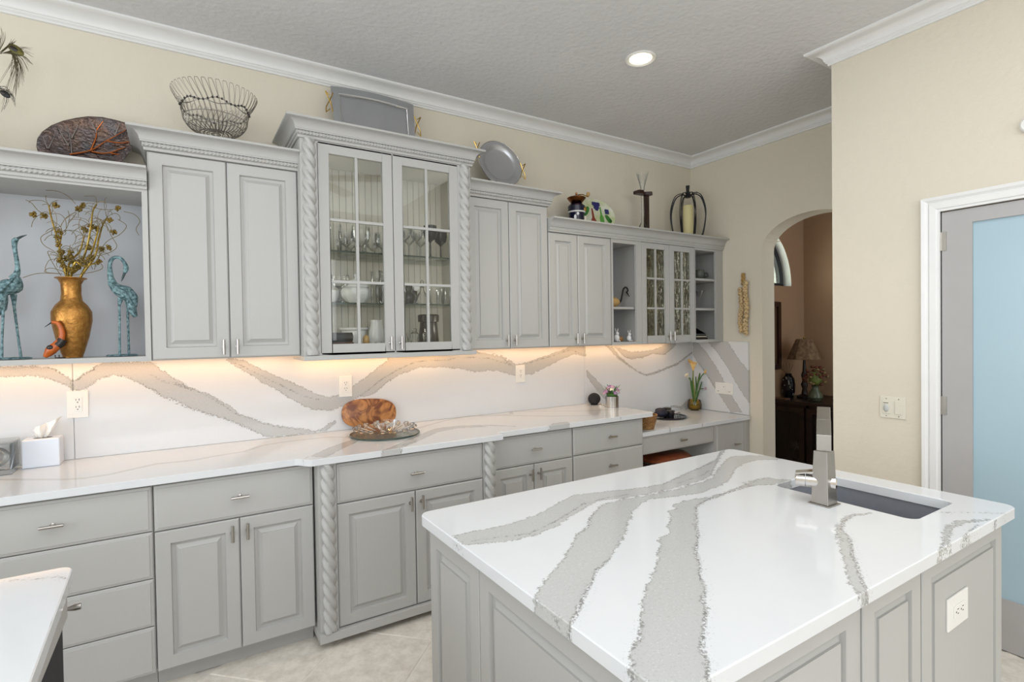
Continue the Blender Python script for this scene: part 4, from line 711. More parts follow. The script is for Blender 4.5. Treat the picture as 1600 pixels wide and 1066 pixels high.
# ------------------------------------------------------------------ near left island with built-in oven
t = thing('island', 'second grey island at the lower left corner with a built-in black oven', 'kitchen island', (-.8, -2.3, 0))
JX = -.266; g = G().box(-1.30, -2.9, .0, JX, -1.572, .8815); obj('carcass', g, M['cab'], t)
for z_, h_ in ((.800, .075), (.09, .20)):
    f_ = front(t, 'drawer', (JX, -2.87, z_), (0, 1, 0), (1, 0, 0), 1.28, h_, DRAW)
    obj('knob', G().tube([(JX + .018, -1.60, z_ + h_ - .045), (JX + .022, -1.60, z_ + h_ - .045), (JX + .034, -1.60, z_ + h_ - .045), (JX + .046, -1.60, z_ + h_ - .045)], [.005, .005, .008, .008], 12), M['nickel'], f_, smooth=True)
obj('oven_front', G().box(JX, -2.20, .31, JX + .012, -1.615, .792), M['ovenblk'], t, bevel=.002); obj('oven_trim', G().box(JX, -2.87, .31, JX + .010, -2.21, .792), M['cab'], t)
obj('oven_handle', G().tube([(JX + .034, -2.17, .655), (JX + .034, -1.65, .655)], .008, 10).tube([(JX + .01, -2.14, .655), (JX + .034, -2.14, .655)], .006, 8).tube([(JX + .01, -1.68, .655), (JX + .034, -1.68, .655)], .006, 8), M['steel'], t, smooth=True)
out = corner(-1.27, -2.9, .03, 180, 270) + corner(-.230, -2.9, .03, 270, 360) + corner(-.270, -1.567, .03, 0, 90) + corner(-1.27, -1.567, .03, 90, 180)
o = slab2('countertop', out, 'xy', .914, .882, ('li',)); tag(o, 'white quartz top of the near left island at the frame corner', 'countertop')
# ------------------------------------------------------------------ things on top of the wall cabinets
def yv(px, py, Y): return at(px, py, 'y', Y)
# peacock feathers in a vase
t = thing('peacock_feathers', 'bunch of peacock feathers above the open niche at the left edge', 'feathers', (-.86, -.17, 2.2555))
obj('feather_vase', G().lathe([(0, 2.2555), (.05, 2.2555), (.065, 2.32), (.05, 2.40), (.03, 2.44), (.035, 2.455), (.028, 2.455), (.025, 2.43), (0, 2.42)], (-.86, -.17, 0), 20), M['patina'], t, smooth=True)
rf = random.Random(3); FY = -.17
FP = lambda a, b, d=0: Vector(yv(a, b, FY + d))
def feather(sh, eyec, er, tips, dark, label):
    ps = spl([Vector((-.86, -.17, 2.44)), FP(*sh[0])] + [FP(*q) for q in sh[1:]], 8); fe = obj('feather', G().tube(ps, [.0022 - .0014 * i / len(ps) for i in range(len(ps))], 5), M['feather'], t, smooth=True, label=label); g = G(); n_ = len(tips)
    for k, (a, b) in enumerate(tips):
        q = ps[-1 - int((len(ps) * .42) * (1 - k / n_))]; e = FP(a, b, rf.uniform(-.012, .012)); md = q.lerp(e, .5) + Vector((.012, 0, .016)); g.tube(spl([q, md, e], 4), [.0010, .0010, .0010, .0009, .0008, .0007, .0006, .0005, .0003], 3)
    obj('barbs', g, M['black' if dark else 'feather'], fe, kind='stuff'); c = FP(*eyec); R_ = Matrix.Rotation(radians(38), 3, 'Y')
    obj('eye', G().ball(c, (er, .004, er * .62), 16, 10, rot=R_), M['black' if dark else 'featheye'], fe, smooth=True); obj('eye_spot', G().ball(c + Vector((-.006, -.003, .002)), (er * .5, .003, er * .34), 12, 8, rot=R_), M['blk2'], fe, smooth=True)
T1 = [(rf.uniform(-10, 8), rf.uniform(40, 60)) for k in range(8)] + [(14 + 14 * rf.random(), 60 + 6 * rf.random()) for k in range(10)] + [(38 + 16 * rf.random(), 72 + 30 * rf.random()) for k in range(16)] + [(44 + 8 * rf.random() - k * 1.1, 98 + 2.4 * k) for k in range(26)] + [(rf.uniform(-10, 30), 110 + 55 * rf.random()) for k in range(16)]
feather([(-40, 96), (0, 84), (26, 79)], (25, 78), .030, T1, False, 'olive peacock eye feather')
T2 = [(24, 167), (22, 160), (18, 150), (12, 144), (24, 164), (20, 157), (2, 175), (6, 172)]
feather([(-50, 120), (-5, 136), (10, 150)], (8, 147), .020, T2 * 2, True, 'black feather')
# leaf platter
t = thing('leaf_platter', 'dark hammered leaf shaped platter with copper veins leaning above the niche', 'platter', (-.36, -.13, 2.2555))
pix = [(57, 215), (64, 203), (78, 192), (96, 184), (116, 179), (135, 176), (158, 177), (180, 182), (200, 188), (210, 188), (211, 193), (204, 198), (207, 212), (206, 228), (200, 240), (192, 250), (185, 262), (150, 262), (110, 258), (75, 250), (60, 240), (56, 228)]
ol = [Vector(yv(a, b, -.13)) for a, b in pix]; cen = Vector(yv(140, 222, -.13)); g = G(); R_ = [1, .93, .8, .55, .28, .0]; D_ = [0, -.004, .012, .024, .030, .032]
def leanp(p, dep): hgt = p.z - 2.2555; return (p.x, -.145 + hgt * .22 + dep, max(p.z, 2.257))
vs = []; n = len(ol)
for back in (0, .006):
    for q, dd in zip(R_, D_):
        for k, p in enumerate(ol): pp = cen.lerp(p, max(q, .001)); vs.append(leanp(pp, dd * .8 + back + .0035 * sin(k * 3.1) * (q > .3) * (q < .95)))
fs = []; m_ = len(R_)
for h in range(2):
    for i in range(m_ - 1):
        for k in range(n): a = h * m_ * n + i * n; fs.append((a + k, a + (k + 1) % n, a + n + (k + 1) % n, a + n + k))
for k in range(n): fs.append((k, (k + 1) % n, m_ * n + (k + 1) % n, m_ * n + k))
obj('dish', g.add(vs, fs), M['leafdark'], t, smooth=True, ang=60)
def leafz(a, b): p = Vector(yv(a, b, -.13)); r_ = min(1, (Vector((p.x, 0, p.z)) - Vector((cen.x, 0, cen.z))).length / .17); return leanp(p, .026 * (1 - r_ ** 2) - .006)
for main, cop in (([(108, 240), (140, 232), (165, 216), (195, 200)], 1), ([(140, 233), (148, 210), (149, 198), (160, 183)], 1), ([(149, 202), (141, 185)], 0), ([(165, 216), (185, 220), (203, 219)], 1), ([(142, 234), (165, 237), (195, 228)], 1),
        ([(172, 237), (186, 240)], 1), ([(111, 240), (108, 215), (101, 188)], 0), ([(106, 225), (95, 208), (89, 196)], 0), ([(110, 212), (120, 190)], 0), ([(178, 207), (186, 188)], 0), ([(74, 232), (66, 212)], 0), ([(75, 232), (84, 208)], 0)):
    ps = spl([Vector(leafz(*q)) for q in main], 5); obj('vein', G().tube(ps, [.0038 * (1 - .6 * i / len(ps)) for i in range(len(ps))], 6), M['copper' if cop else 'ridge'], t, smooth=True)
obj('foot', G().box(-.42, -.165, 2.256, -.30, -.06, 2.268), M['leafdark'], t)
# small bowl glimpsed behind platter
t = tag(obj('bowl', G().lathe([(0, 2.2555), (.02, 2.2555), (.028, 2.262), (.040, 2.29), (.044, 2.325), (.041, 2.325), (.036, 2.29), (0, 2.265)], (-.160, -.06, 0), 24), M['cream'], smooth=True), 'small pale bowl between the leaf platter and the wall cabinet', 'bowl')
# wire basket
bc = Vector((.175, -.22, 0)); ZK = 2.4355; t = thing('wire_basket', 'flared wire basket with black beads on the left wall cabinet', 'basket', (bc.x, bc.y, ZK))
def ring(g, r, z, w_, n=40, wob=0, wn=0): g.tube([(bc.x + r * cos(a), bc.y + r * sin(a), z + wob * sin(wn * a)) for a in arc(n + 1, 0, 2 * pi)], w_, 5, cap=False)
g = G(); ring(g, .072, 2.505, .003); ring(g, .060, ZK + .003, .003)
for k in range(12): a = 2 * pi * k / 12; g.tube([(bc.x + .060 * cos(a), bc.y + .060 * sin(a), ZK + .003), (bc.x + .072 * cos(a), bc.y + .072 * sin(a), 2.505)], .0018, 4)
for r in (.02, .04, .056):
    ring(g, r, 2.505, .0028, 24)
obj('foot', g, M['wire'], t, smooth=True)
g = G(); prof = [(.070, 2.505), (.110, 2.522), (.140, 2.560), (.146, 2.600), (.152, 2.632), (.172, 2.662), (.186, 2.690)]; NB = 40
def pp_(i, a): r, z = prof[i]; return Vector((bc.x + r * cos(a), bc.y + r * sin(a), z))
for k in range(NB):
    a = 2 * pi * k / NB; w_ = 2 * pi / NB * .42
    L_ = [pp_(i, a - w_ + .06 * (6 - i)) for i in range(6)]; R_2 = [pp_(i, a + w_ + .06 * (6 - i)) for i in range(6)]; top_ = Vector((bc.x + .190 * cos(a), bc.y + .190 * sin(a), 2.702))
    g.tube(spl(L_ + [top_ + Vector((-sin(a), cos(a), 0)) * -.008 - Vector((0, 0, .003)), top_, top_ + Vector((-sin(a), cos(a), 0)) * .008 - Vector((0, 0, .003))] + R_2[::-1], 3), .0011, 4)
obj('wire_loops', g, M['wire'], t, smooth=True, kind='stuff')
g = G(); ring(g, .142, 2.572, .002); ring(g, .120, 2.535, .0018); ring(g, .150, 2.625, .0024, 60, .009, 7); ring(g, .149, 2.612, .0024, 60, -.007, 7); obj('ring_wires', g, M['silverwire'], t, smooth=True)
g = G()
for k in range(48):
    a = 2 * pi * k / 48; g.ball((bc.x + .153 * cos(a), bc.y + .153 * sin(a), 2.625 + .009 * sin(7 * a)), (.0050, .0050, .0062), 6, 5)
obj('beads', g, M['blk2'], t, smooth=True, kind='stuff')
# rectangular serving tray
Z0 = 2.5925
def fish_handle(parent, c, s, h=.10, yy=0):
    c = Vector(c); g = G(); w_ = .026
    g.tube(spl([c + Vector((-.012 * s, 0, h * .5)), c + Vector((.006 * s, 0, h * .12)), c + Vector((w_ * s, 0, -h * .22)), c + Vector((w_ * 1.1 * s, 0, -h * .5))], 5), .0035, 6)
    g.tube(spl([c + Vector((w_ * 1.2 * s, 0, h * .5)), c + Vector((w_ * .5 * s, 0, h * .18)), c + Vector((0, 0, -.005)), c + Vector((-.010 * s, 0, -h * .42))], 5), .0035, 6)
    g.tube([c + Vector((w_ * 1.2 * s, 0, h * .5)), c + Vector((w_ * .3 * s, 0, h * .35))], .003, 6); g.tube([c + Vector((w_ * 1.1 * s, 0, -h * .5)), c + Vector((w_ * .2 * s, 0, -h * .3))], .003, 6)
    return obj('handle', g, M['gold'], parent, smooth=True, label='gold twisted handle')
t = thing('serving_tray', 'large rectangular satin metal tray leaning above the glass door cabinet', 'tray', (1.02, -.1, Z0))
xa, xb = .775, 1.285; zt = 2.945
def tp(x, z, d=0): return (x, -.150 + (z - Z0) * .20 + d, z)
nT = 13; g = G(); topo = [(xa + (xb - xa) * i / (nT - 1), zt + .018 * sin(pi * i / (nT - 1))) for i in range(nT)]
def shr(q, k): cx_, cz = (xa + xb) / 2, (Z0 + zt) / 2; return (cx_ + (q[0] - cx_) * (1 - k / .26), cz + (q[1] - cz) * (1 - k / .18))
outl = [(xa + .012, Z0)] + topo + [(xb - .012, Z0)]; vs = []; LV = [(0, .004), (0, 0), (.036, 0), (.040, -.006), (.043, -.004), (.048, .010), (.050, .010)]
for k, dd in LV:
    for q in outl: x, z = shr(q, k); vs.append(tp(x, max(z, Z0), dd))
n = len(outl); fs = [(i * n + k, i * n + (k + 1) % n, (i + 1) * n + (k + 1) % n, (i + 1) * n + k) for i in range(len(LV) - 1) for k in range(n)]; fs.append(tuple((len(LV) - 1) * n + k for k in range(n))); 
obj('dish', g.add(vs, fs), M['traysteel'], t, smooth=True, ang=30)
obj('raised_rim', G().tube([tp(*shr(q, .045), .001) if k_ not in (0, len(outl) - 1) else tp(shr(q, .045)[0], Z0 + .006, .001) for k_, q in enumerate(outl)], .0045, 8), M['chrome'], t, smooth=True); fish_handle(t, tp(xa - .006, 2.835, -.006), -1, .12); fish_handle(t, tp(xb + .004, 2.80, -.006), 1, .12)
# round tray on stand
Z1 = 2.4355; t = thing('round_platter', 'round satin metal platter with gold handles on the cabinet right of the glass unit', 'platter', (1.87, -.16, Z1))
Rm = Matrix.Translation((1.872, -.165, 2.640)) @ Matrix.Rotation(radians(-14), 4, 'X') @ Matrix.Rotation(radians(90), 4, 'X')
g = G().lathe([(0, -.012), (.105, -.012), (.118, -.008), (.125, 0), (.150, .003), (.164, .006), (.166, .002), (.164, -.002), (.125, -.005), (.110, -.016), (0, -.016)], (0, 0, 0), 48).xf(Rm); obj('dish', g, M['traysteel'], t, smooth=True, ang=50)
obj('raised_rim', G().lathe([(.1635, .002), (.167, .006), (.168, .002), (.166, -.003), (.1635, .002)], (0, 0, 0), 48).xf(Rm), M['chrome'], t, smooth=True); fish_handle(t, (1.872 + .172, -.17, 2.615), 1, .11); fish_handle(t, (1.872 - .172, -.17, 2.70), -1, .11)
g = G()
for s in (-1, 1): x = 1.872 + s * .055; g.tube([(x, -.20, Z1 + .055), (x, -.205, Z1 + .022), (x, -.195, Z1 + .006), (x, -.06, Z1 + .006), (x * .5 + .936, -.055, Z1 + .12)], .0045, 6)
g.tube([(1.817, -.06, Z1 + .006), (1.927, -.06, Z1 + .006)], .0045, 6)
g.ball((1.817, -.2, Z1 + .062), .009, 8, 6).ball((1.927, -.2, Z1 + .062), .009, 8, 6); tag(obj('plate_stand', g, M['black'], smooth=True), 'black iron plate stand under the round metal platter', 'plate stand')
# coffee grinder
ZD = 2.2635; gx, gy = 2.505, -.20; t = thing('coffee_grinder', 'dark blue coffee grinder with copper hopper on the low cabinet top', 'coffee grinder', (gx, gy, ZD))
g = G().lathe([(0, ZD), (.062, ZD), (.064, ZD + .008), (.058, ZD + .012), (.058, ZD + .105), (.064, ZD + .112), (.064, ZD + .150), (.050, ZD + .165), (0, ZD + .168)], (gx, gy, 0), 28); obj('body', g, M['cobalt'], t, smooth=True)
obj('hopper', G().lathe([(.022, ZD + .168), (.038, ZD + .172), (.066, ZD + .205), (.070, ZD + .212), (.060, ZD + .218), (.030, ZD + .224), (.012, ZD + .236), (.006, ZD + .240), (.008, ZD + .250), (0, ZD + .256)], (gx, gy, 0), 28), M['copbrass'], t, smooth=True)
cr = obj('crank', G().tube([(gx, gy, ZD + .236), (gx + .05, gy - .01, ZD + .243), (gx + .105, gy - .01, ZD + .232)], .004, 6), M['brass'], t, smooth=True); obj('knob', G().ball((gx + .105, gy - .01, ZD + .252), (.015, .015, .017)), M['gourd'], cr, smooth=True)
obj('band', G().lathe([(.0595, ZD + .10), (.066, ZD + .104), (.066, ZD + .110), (.0595, ZD + .112)], (gx, gy, 0), 28), M['white'], t, smooth=True)
lt = G(); obj('emblem', G().ball((gx - .045, gy - .040, ZD + .06), (.012, .008, .02)).ball((gx - .03, gy - .052, ZD + .085), (.012, .008, .012)), M['ceramic'], t, smooth=True)
obj('dial', G().ball((gx + .035, gy - .053, ZD + .125), (.016, .008, .019)), M['brass'], t, smooth=True); obj('plaque', G().box(gx + .028, gy - .060, ZD + .035, gx + .042, gy - .050, ZD + .075), M['cream'], t, bevel=.003)
# painted oval plate
px_, pz = 2.745, ZD + .125; t = thing('painted_platter', 'oval platter painted with wine bottles and grapes beside the coffee grinder', 'platter', (px_, -.15, ZD))
Rp = Matrix.Translation((px_, -.155, pz)) @ Matrix.Rotation(radians(-13), 4, 'X') @ Matrix.Rotation(radians(90), 4, 'X')
g = G().lathe([(0, 0), (.8, 0), (.86, .03), (1, .09), (1.01, .08), (.86, -.02), (0, -.04)], (0, 0, 0), 48)
for i, p in enumerate(g.v): g.v[i] = (p[0] * .175, p[1] * .124, p[2] * .12)
g.xf(Rp); obj('dish', g, mat('painted_plate_glaze', (.52, .58, .30), .2, col2=(.72, .72, .62), vscale=14), t, smooth=True)
def paint(name, pts, mm, dz=.0045, kind=None):
    g = G()
    for poly in pts: g.prism(poly, .001, dz, 'z')
    g.xf(Rp); return obj(name, g, mm, t, kind=kind)
def ell(cx, cy, rx, ry, rot=0, n=10): return [(cx + rx * cos(a) * cos(rot) - ry * sin(a) * sin(rot), cy + rx * cos(a) * sin(rot) + ry * sin(a) * cos(rot)) for a in arc(n + 1, 0, 2 * pi)[:-1]]
def bottle(cx, b, w_, h): return [(cx - w_, b), (cx + w_, b), (cx + w_, b + h * .35), (cx + w_ * .35, b + h * .55), (cx + w_ * .25, b + h), (cx - w_ * .25, b + h), (cx - w_ * .35, b + h * .55), (cx - w_, b + h * .35)]
PM = lambda n_, c_: mat(n_, c_, .25)
paint('bottle_motif', [[(-.080, -.085), (-.012, -.085), (-.012, -.07), (-.036, -.03), (-.040, .045), (-.052, .045), (-.056, -.03), (-.08, -.07)]], PM('wine_red_paint', (.24, .04, .02))); paint('bottle_motif', [bottle(.040, -.07, .019, .135)], PM('bottle_green_paint', (.10, .34, .05)))
paint('leaf_motif', [ell(-.11, .015, .05, .022, .9), ell(-.135, -.03, .035, .014, 1.2), ell(.11, -.03, .045, .02, -.9), ell(.135, -.055, .03, .014, -1.1)], PM('leaf_paint', (.04, .20, .03)))
gp = [ell(-.01 + .008 * (i % 6) * 1.5 - .02, .093 - .013 * (i // 6) - .002 * (i % 2), .0085, .0085, 0, 8) for i in range(30) if abs((i % 6) - 2.5) < 3 - i // 12] + [ell(.09 + .012 * (i % 3), .045 - .012 * (i // 3), .008, .008, 0, 8) for i in range(9)]
paint('grape_motif', gp, PM('grape_paint', (.03, .03, .16)), .007, 'stuff')
# tall ale glass on wooden stand
yx, yy = 3.19, -.20; t = thing('ale_glass_stand', 'dark mahogany wall stand holding the tall ale glass', 'stand', (yx, yy, ZD))
obj('base', G().box(yx - .05, yy - .05, ZD, yx + .07, yy + .05, ZD + .012), M['mahog'], t, bevel=.003); obj('post', G().box(yx + .026, yy - .016, ZD + .012, yx + .060, yy + .016, 2.585), M['mahog'], t, bevel=.002)
obj('collar', G().prism([(yx - .075, yy - .035), (yx - .03, yy - .045), (yx - .022, yy - .012), (yx + .02, yy - .012), (yx + .06, yy - .045), (yx + .085, yy - .03), (yx + .085, yy + .03), (yx - .075, yy + .03)], 2.585, 2.612), M['mahog'], t, bevel=.004)
t = tag(obj('ale_glass', G().lathe([(0, ZD + .016), (.02, ZD + .018), (.036, ZD + .032), (.038, ZD + .05), (.028, ZD + .075), (.013, ZD + .10), (.011, 2.50), (.012, 2.60), (.018, 2.65), (.032, 2.70), (.050, 2.765)], (yx, yy, 0), 24), M['glass'], smooth=True), 'tall clear ale glass with trumpet top in the dark wooden stand', 'glass')
# wire pumpkin with candle
kx, ky = 3.77, -.175; t = thing('wire_pumpkin', 'black wire pumpkin candle holder at the corner end of the cabinets', 'candle holder', (kx, ky, ZD))
for k in range(8):
    a = 2 * pi * (k + .35) / 8; P_ = [(.018, 2.655), (.06, 2.672), (.115, 2.645), (.150, 2.55), (.155, 2.46), (.135, 2.34), (.108, ZD + .004)]
    for w_ in (-.035, .035): obj('rib', G().tube(spl([(kx + r * cos(a + w_ * (r > .02)), ky + r * sin(a + w_ * (r > .02)), z) for r, z in P_], 5), .0034, 6), M['black'], t, smooth=True)
g = G()
for r in (.108, .05): g.tube([(kx + r * cos(a), ky + r * sin(a), ZD + .004) for a in arc(33, 0, 2 * pi)], .0035, 6, cap=False)
for k in range(4): a = pi * k / 4; g.tube([(kx + .108 * cos(a), ky + .108 * sin(a), ZD + .004), (kx - .108 * cos(a), ky - .108 * sin(a), ZD + .004)], .003, 5)
obj('base_ring', g, M['black'], t, smooth=True); obj('stem', G().tube([(kx, ky, 2.64), (kx, ky, 2.67), (kx - .003, ky, 2.70), (kx - .002, ky, 2.742)], [.026, .020, .013, .017], 10), M['black'], t, smooth=True)
obj('tendril', G().tube([(kx + .02 + .10 * s, ky - .012 * cos(s * 22), 2.665 + .035 * s + .010 * sin(s * 22)) for s in arc(40, 0, 1)], .0018, 5), M['black'], t, smooth=True)
tag(obj('pillar_candle', G().lathe([(0, ZD + .008), (.040, ZD + .008), (.041, ZD + .012), (.041, 2.565), (.037, 2.570), (.034, 2.562), (0, 2.560)], (kx, ky, 0), 28), M['candle'], smooth=True), 'tall ivory pillar candle inside the black wire pumpkin', 'candle')
# ------------------------------------------------------------------ niche: cranes, vase, bird
ZN = 1.4055; ys = -.19
def crane(label, neck, nr, beak, body, br, legs, basep, tail):
    V_ = lambda q, dy=0: Vector(yv(q[0], q[1], ys)) + Vector((0, dy, 0)); b0 = V_(basep); t = thing('crane_figurine', label, 'figurine', (b0.x, ys, ZN), 'bronze crane figurines in the open niche')
    bs = spl([V_(q) for q in body], 5); n_ = len(bs); g = G(); rr = [1.28 * np.interp(i / (n_ - 1), [j / (len(br) - 1) for j in range(len(br))], br) for i in range(n_)]; g.tube(bs, rr, 14, flat=.85); 
    ns = spl([V_(q) for q in neck], 6); g.tube(ns, [np.interp(i / (len(ns) - 1), [j / (len(nr) - 1) for j in range(len(nr))], nr) for i in range(len(ns))], 10); obj('body', g, M['patina'], t, smooth=True, ang=70)
    obj('beak', G().tube([V_(q) for q in beak], [.006, .0045, .001][:len(beak)], 7), M['darkpat'], t, smooth=True)
    for i, L_ in enumerate(legs): q = [V_(p, .018 * (1 if i else -1)) for p in L_]; q[-1].z = ZN + .008; obj('leg', G().tube(q, [.012, .0052, .0046, .0055][:len(q)] if len(q) == 4 else [.010] + [.005] * (len(q) - 1), 8), M['patina'], t, smooth=True)
    obj('tail', G().tube([V_(q) for q in tail], [.016, .032, .032, .016][:len(tail)], 10, flat=.55), M['patina'], t, smooth=True)
    obj('wing', G().tube([V_(body[0], -.02), V_(body[len(body) // 2], -.033), V_(body[-1], -.018)], [.008, .022, .006], 10, flat=.5), M['patina'], t, smooth=True)
    g = G().lathe([(0, ZN), (1, ZN), (1.02, ZN + .004), (.92, ZN + .008), (0, ZN + .009)], (0, 0, 0), 24)
    for i, p in enumerate(g.v): a = math.atan2(p[1], p[0]); k_ = 1 + .06 * sin(3 * a + 1); g.v[i] = (b0.x + p[0] * .060 * k_, ys + p[1] * .042 * k_, p[2])
    obj('base', g, M['patina'], t, smooth=True)
crane('verdigris crane figurine looking up at the left end of the niche', [(20, 436), (26, 428), (27.5, 418), (25, 400), (23, 388), (23, 377), (27, 373)], [.016, .012, .0085, .0075, .008, .011, .008], [(27, 373), (33, 370), (42, 367)], [(26, 432), (22, 446), (10, 450), (-4, 462)], [.012, .030, .032, .014], [[(7.5, 460), (7, 485), (5, 530), (4.5, 558)], [(19.5, 460), (20.5, 480), (27, 530), (31, 558)]], (20, 560), [(8, 455), (4, 470), (2, 482), (-4, 492)])
crane('verdigris crane figurine preening with looped neck at the right of the niche', [(177, 446), (173, 434), (171.5, 418), (173, 408), (179, 402.5), (188, 403.5), (194.5, 411), (197, 419), (195, 426)], [.020, .013, .009, .0085, .008, .0078, .008, .011, .008], [(195, 426), (192, 434), (189.5, 440)], [(175, 444), (184, 452), (196, 458), (206, 466), (211, 480)], [.014, .024, .032, .024, .008], [[(189, 466), (187, 478), (187.5, 520), (187.5, 554)], [(198, 466), (198.5, 478), (200, 520), (201, 554)]], (190, 558), [(199, 464), (205, 476), (207, 487), (212, 495)])
vc = Vector(((-.466 - .352) / 2, -.2, 0)); t = thing('gold_vase', 'gold glazed vase standing in the open niche', 'vase', (vc.x, vc.y, ZN))
PV = [(0, ZN), (.036, ZN), (.037, ZN + .010), (.041, ZN + .02), (.060, ZN + .09), (.0735, ZN + .165), (.073, ZN + .205), (.058, ZN + .235), (.040, ZN + .255), (.036, ZN + .285), (.037, ZN + .33), (.047, ZN + .350), (.058, ZN + .355), (.057, ZN + .358), (.044, ZN + .353), (.033, ZN + .33), (.032, ZN + .28), (0, ZN + .27)]
tag(obj('vase_body', G().lathe(PV, (vc.x, vc.y, 0), 40), M['vase'], t, smooth=True))
t = thing('dried_branches', 'gilded dried branches with curly twigs standing in the gold vase', 'dried flowers', (vc.x, vc.y, 1.70)); rb_ = random.Random(11)
def W(a, b, dy=0): p = yv(a, b, -.2 + dy); s = (-.2 + dy + 3.264) / 3.064; return Vector(p)
Zc = lambda a, b: (40 + a / 6.663, 290 + b / 6.663)
mains = [[(430, 960), (375, 800), (350, 620), (300, 450), (260, 300), (240, 200)], [(570, 960), (640, 820), (700, 660), (740, 520), (755, 430)], [(575, 950), (720, 740), (760, 560), (800, 420), (850, 330)], [(440, 960), (460, 800), (560, 690), (610, 530)], [(450, 960), (560, 850), (640, 640), (680, 420), (700, 270), (740, 200)], [(470, 960), (520, 800), (600, 840), (760, 800)], [(430, 960), (400, 820), (350, 690), (380, 480)]]
for i, L_ in enumerate(mains): 
    ps = [W(*Zc(*q), dy=.03 * sin(i * 2 + j * .8) * (j > 0)) for j, q in enumerate(L_)]; ps = [Vector((vc.x + (ps[0].x - vc.x) * .35, vc.y, 1.69))] + ps[0:]; ps = spl(ps, 5); obj('stem', G().tube(ps, [.0062 - .0035 * k / len(ps) for k in range(len(ps))], 6), M['goldleaf'], t, smooth=True)
g = G()
for k in range(105):
    st = mains[k % len(mains)]; q = st[1 + rb_.randrange(len(st) - 1)]; a0 = rb_.uniform(-2.7, -.4); ln = rb_.uniform(90, 300); P_ = [q]; ang = a0; cv = rb_.choice([-1, 1]) * rb_.uniform(.3, .8)
    for s in range(6): ang += cv * rb_.uniform(.2, 1.2); P_.append((min(1130, max(40, P_[-1][0] + ln / 6 * cos(ang))), min(900, max(110, P_[-1][1] + ln / 6 * sin(ang)))))
    d0 = rb_.uniform(-.06, .05); g.tube(spl([W(*Zc(*p), dy=d0 * (1 + .1 * i)) for i, p in enumerate(P_)], 4), .0011, 4)
for L_ in ([(0, 150), (60, 180), (130, 260), (200, 300)], [(210, 50), (330, 60), (440, 110), (520, 190)], [(1020, 270), (1130, 300), (1190, 370), (1150, 450), (1180, 520)], [(960, 350), (1050, 420), (980, 510), (850, 580), (760, 700)], [(370, 420), (250, 480), (160, 540), (190, 620), (300, 690), (400, 800)], [(380, 920), (200, 900), (260, 860), (400, 900), (420, 950)], [(-30, 960), (80, 925), (190, 912), (380, 920)], [(470, 940), (700, 900), (800, 860), (780, 800)], [(300, 700), (230, 690), (290, 820), (370, 940)], [(720, 330), (820, 380), (890, 520), (950, 630), (890, 690), (770, 730)], [(650, 210), (800, 250), (900, 250)], [(440, 400), (530, 280), (430, 330), (370, 410)]):
    g.tube(spl([W(*Zc(*p), dy=-.02) for p in L_], 5), .0013, 4)
obj('curly_twigs', g, M['twig'], t, smooth=True, kind='stuff')
for (a, b) in ((80, 300), (190, 315), (315, 205), (550, 245), (590, 205), (965, 240), (880, 360), (915, 485), (610, 460), (680, 430), (730, 450), (355, 480), (650, 645), (790, 665), (865, 645), (370, 690), (760, 795), (400, 830), (670, 770), (540, 850), (460, 740), (420, 760), (470, 700), (500, 800), (620, 800), (580, 780), (440, 880), (480, 880), (360, 780), (690, 740), (330, 540), (340, 610)):
    c = W(*Zc(a, b), dy=rb_.uniform(-.03, .03)); g = G()
    for k in range(16): v_ = Vector((rb_.gauss(0, 1), rb_.gauss(0, 1), rb_.gauss(0, 1))).normalized(); g.ball(c + v_ * .0075, (.0045, .0045, .0085), 6, 4, rot=v_.to_track_quat('Z', 'Y').to_matrix())
    obj('seed_pod', g, M['goldpod'], t, smooth=True, ang=60)
t = thing('bird_figurine', 'small orange and black long necked bird figurine before the gold vase', 'figurine', (-.47, -.29, ZN)); yb = -.275
B = lambda a, b: Vector(yv(a / 4.636, 350 + b / 4.636, yb))
g = G(); bd = spl([B(450, 830), B(410, 880), B(370, 915), B(325, 965)], 5); g.tube(bd, [np.interp(i / (len(bd) - 1), [0, .3, .7, 1], [.012, .018, .021, .008]) for i in range(len(bd))], 12)
g.ball(B(372, 918), (.018, .017, .032), 16, 10, rot=(B(440, 850) - B(325, 975)).normalized().to_track_quat('Z', 'Y').to_matrix()); obj('body', g, M['orange'], t, smooth=True); nk = spl([B(440, 850), B(450, 800), B(440, 750), B(415, 718), B(375, 712)], 5); obj('neck', G().tube(nk, [.0125 - .006 * i / len(nk) for i in range(len(nk))], 10), M['orange'], t, smooth=True)
obj('black_band', G().tube([B(455, 835), B(435, 865), B(415, 880)], [.0165, .0185, .0188], 12), M['blk2'], t, smooth=True); obj('black_patch', G().ball(B(370, 900) + Vector((0, -.011, .002)), (.014, .012, .012)), M['blk2'], t, smooth=True); obj('beak', G().tube([B(378, 712), B(322, 748)], [.0035, .001], 6), M['blk2'], t, smooth=True)
for dx in (0, .013):
    p = B(400, 950); obj('foot', G().tube([p + Vector((dx, 0, 0)), Vector((p.x + dx, yb, ZN + .003)), Vector((p.x + .022 + dx, yb - .01, ZN + .0025))], .0022, 5), M['blk2'], t, smooth=True)
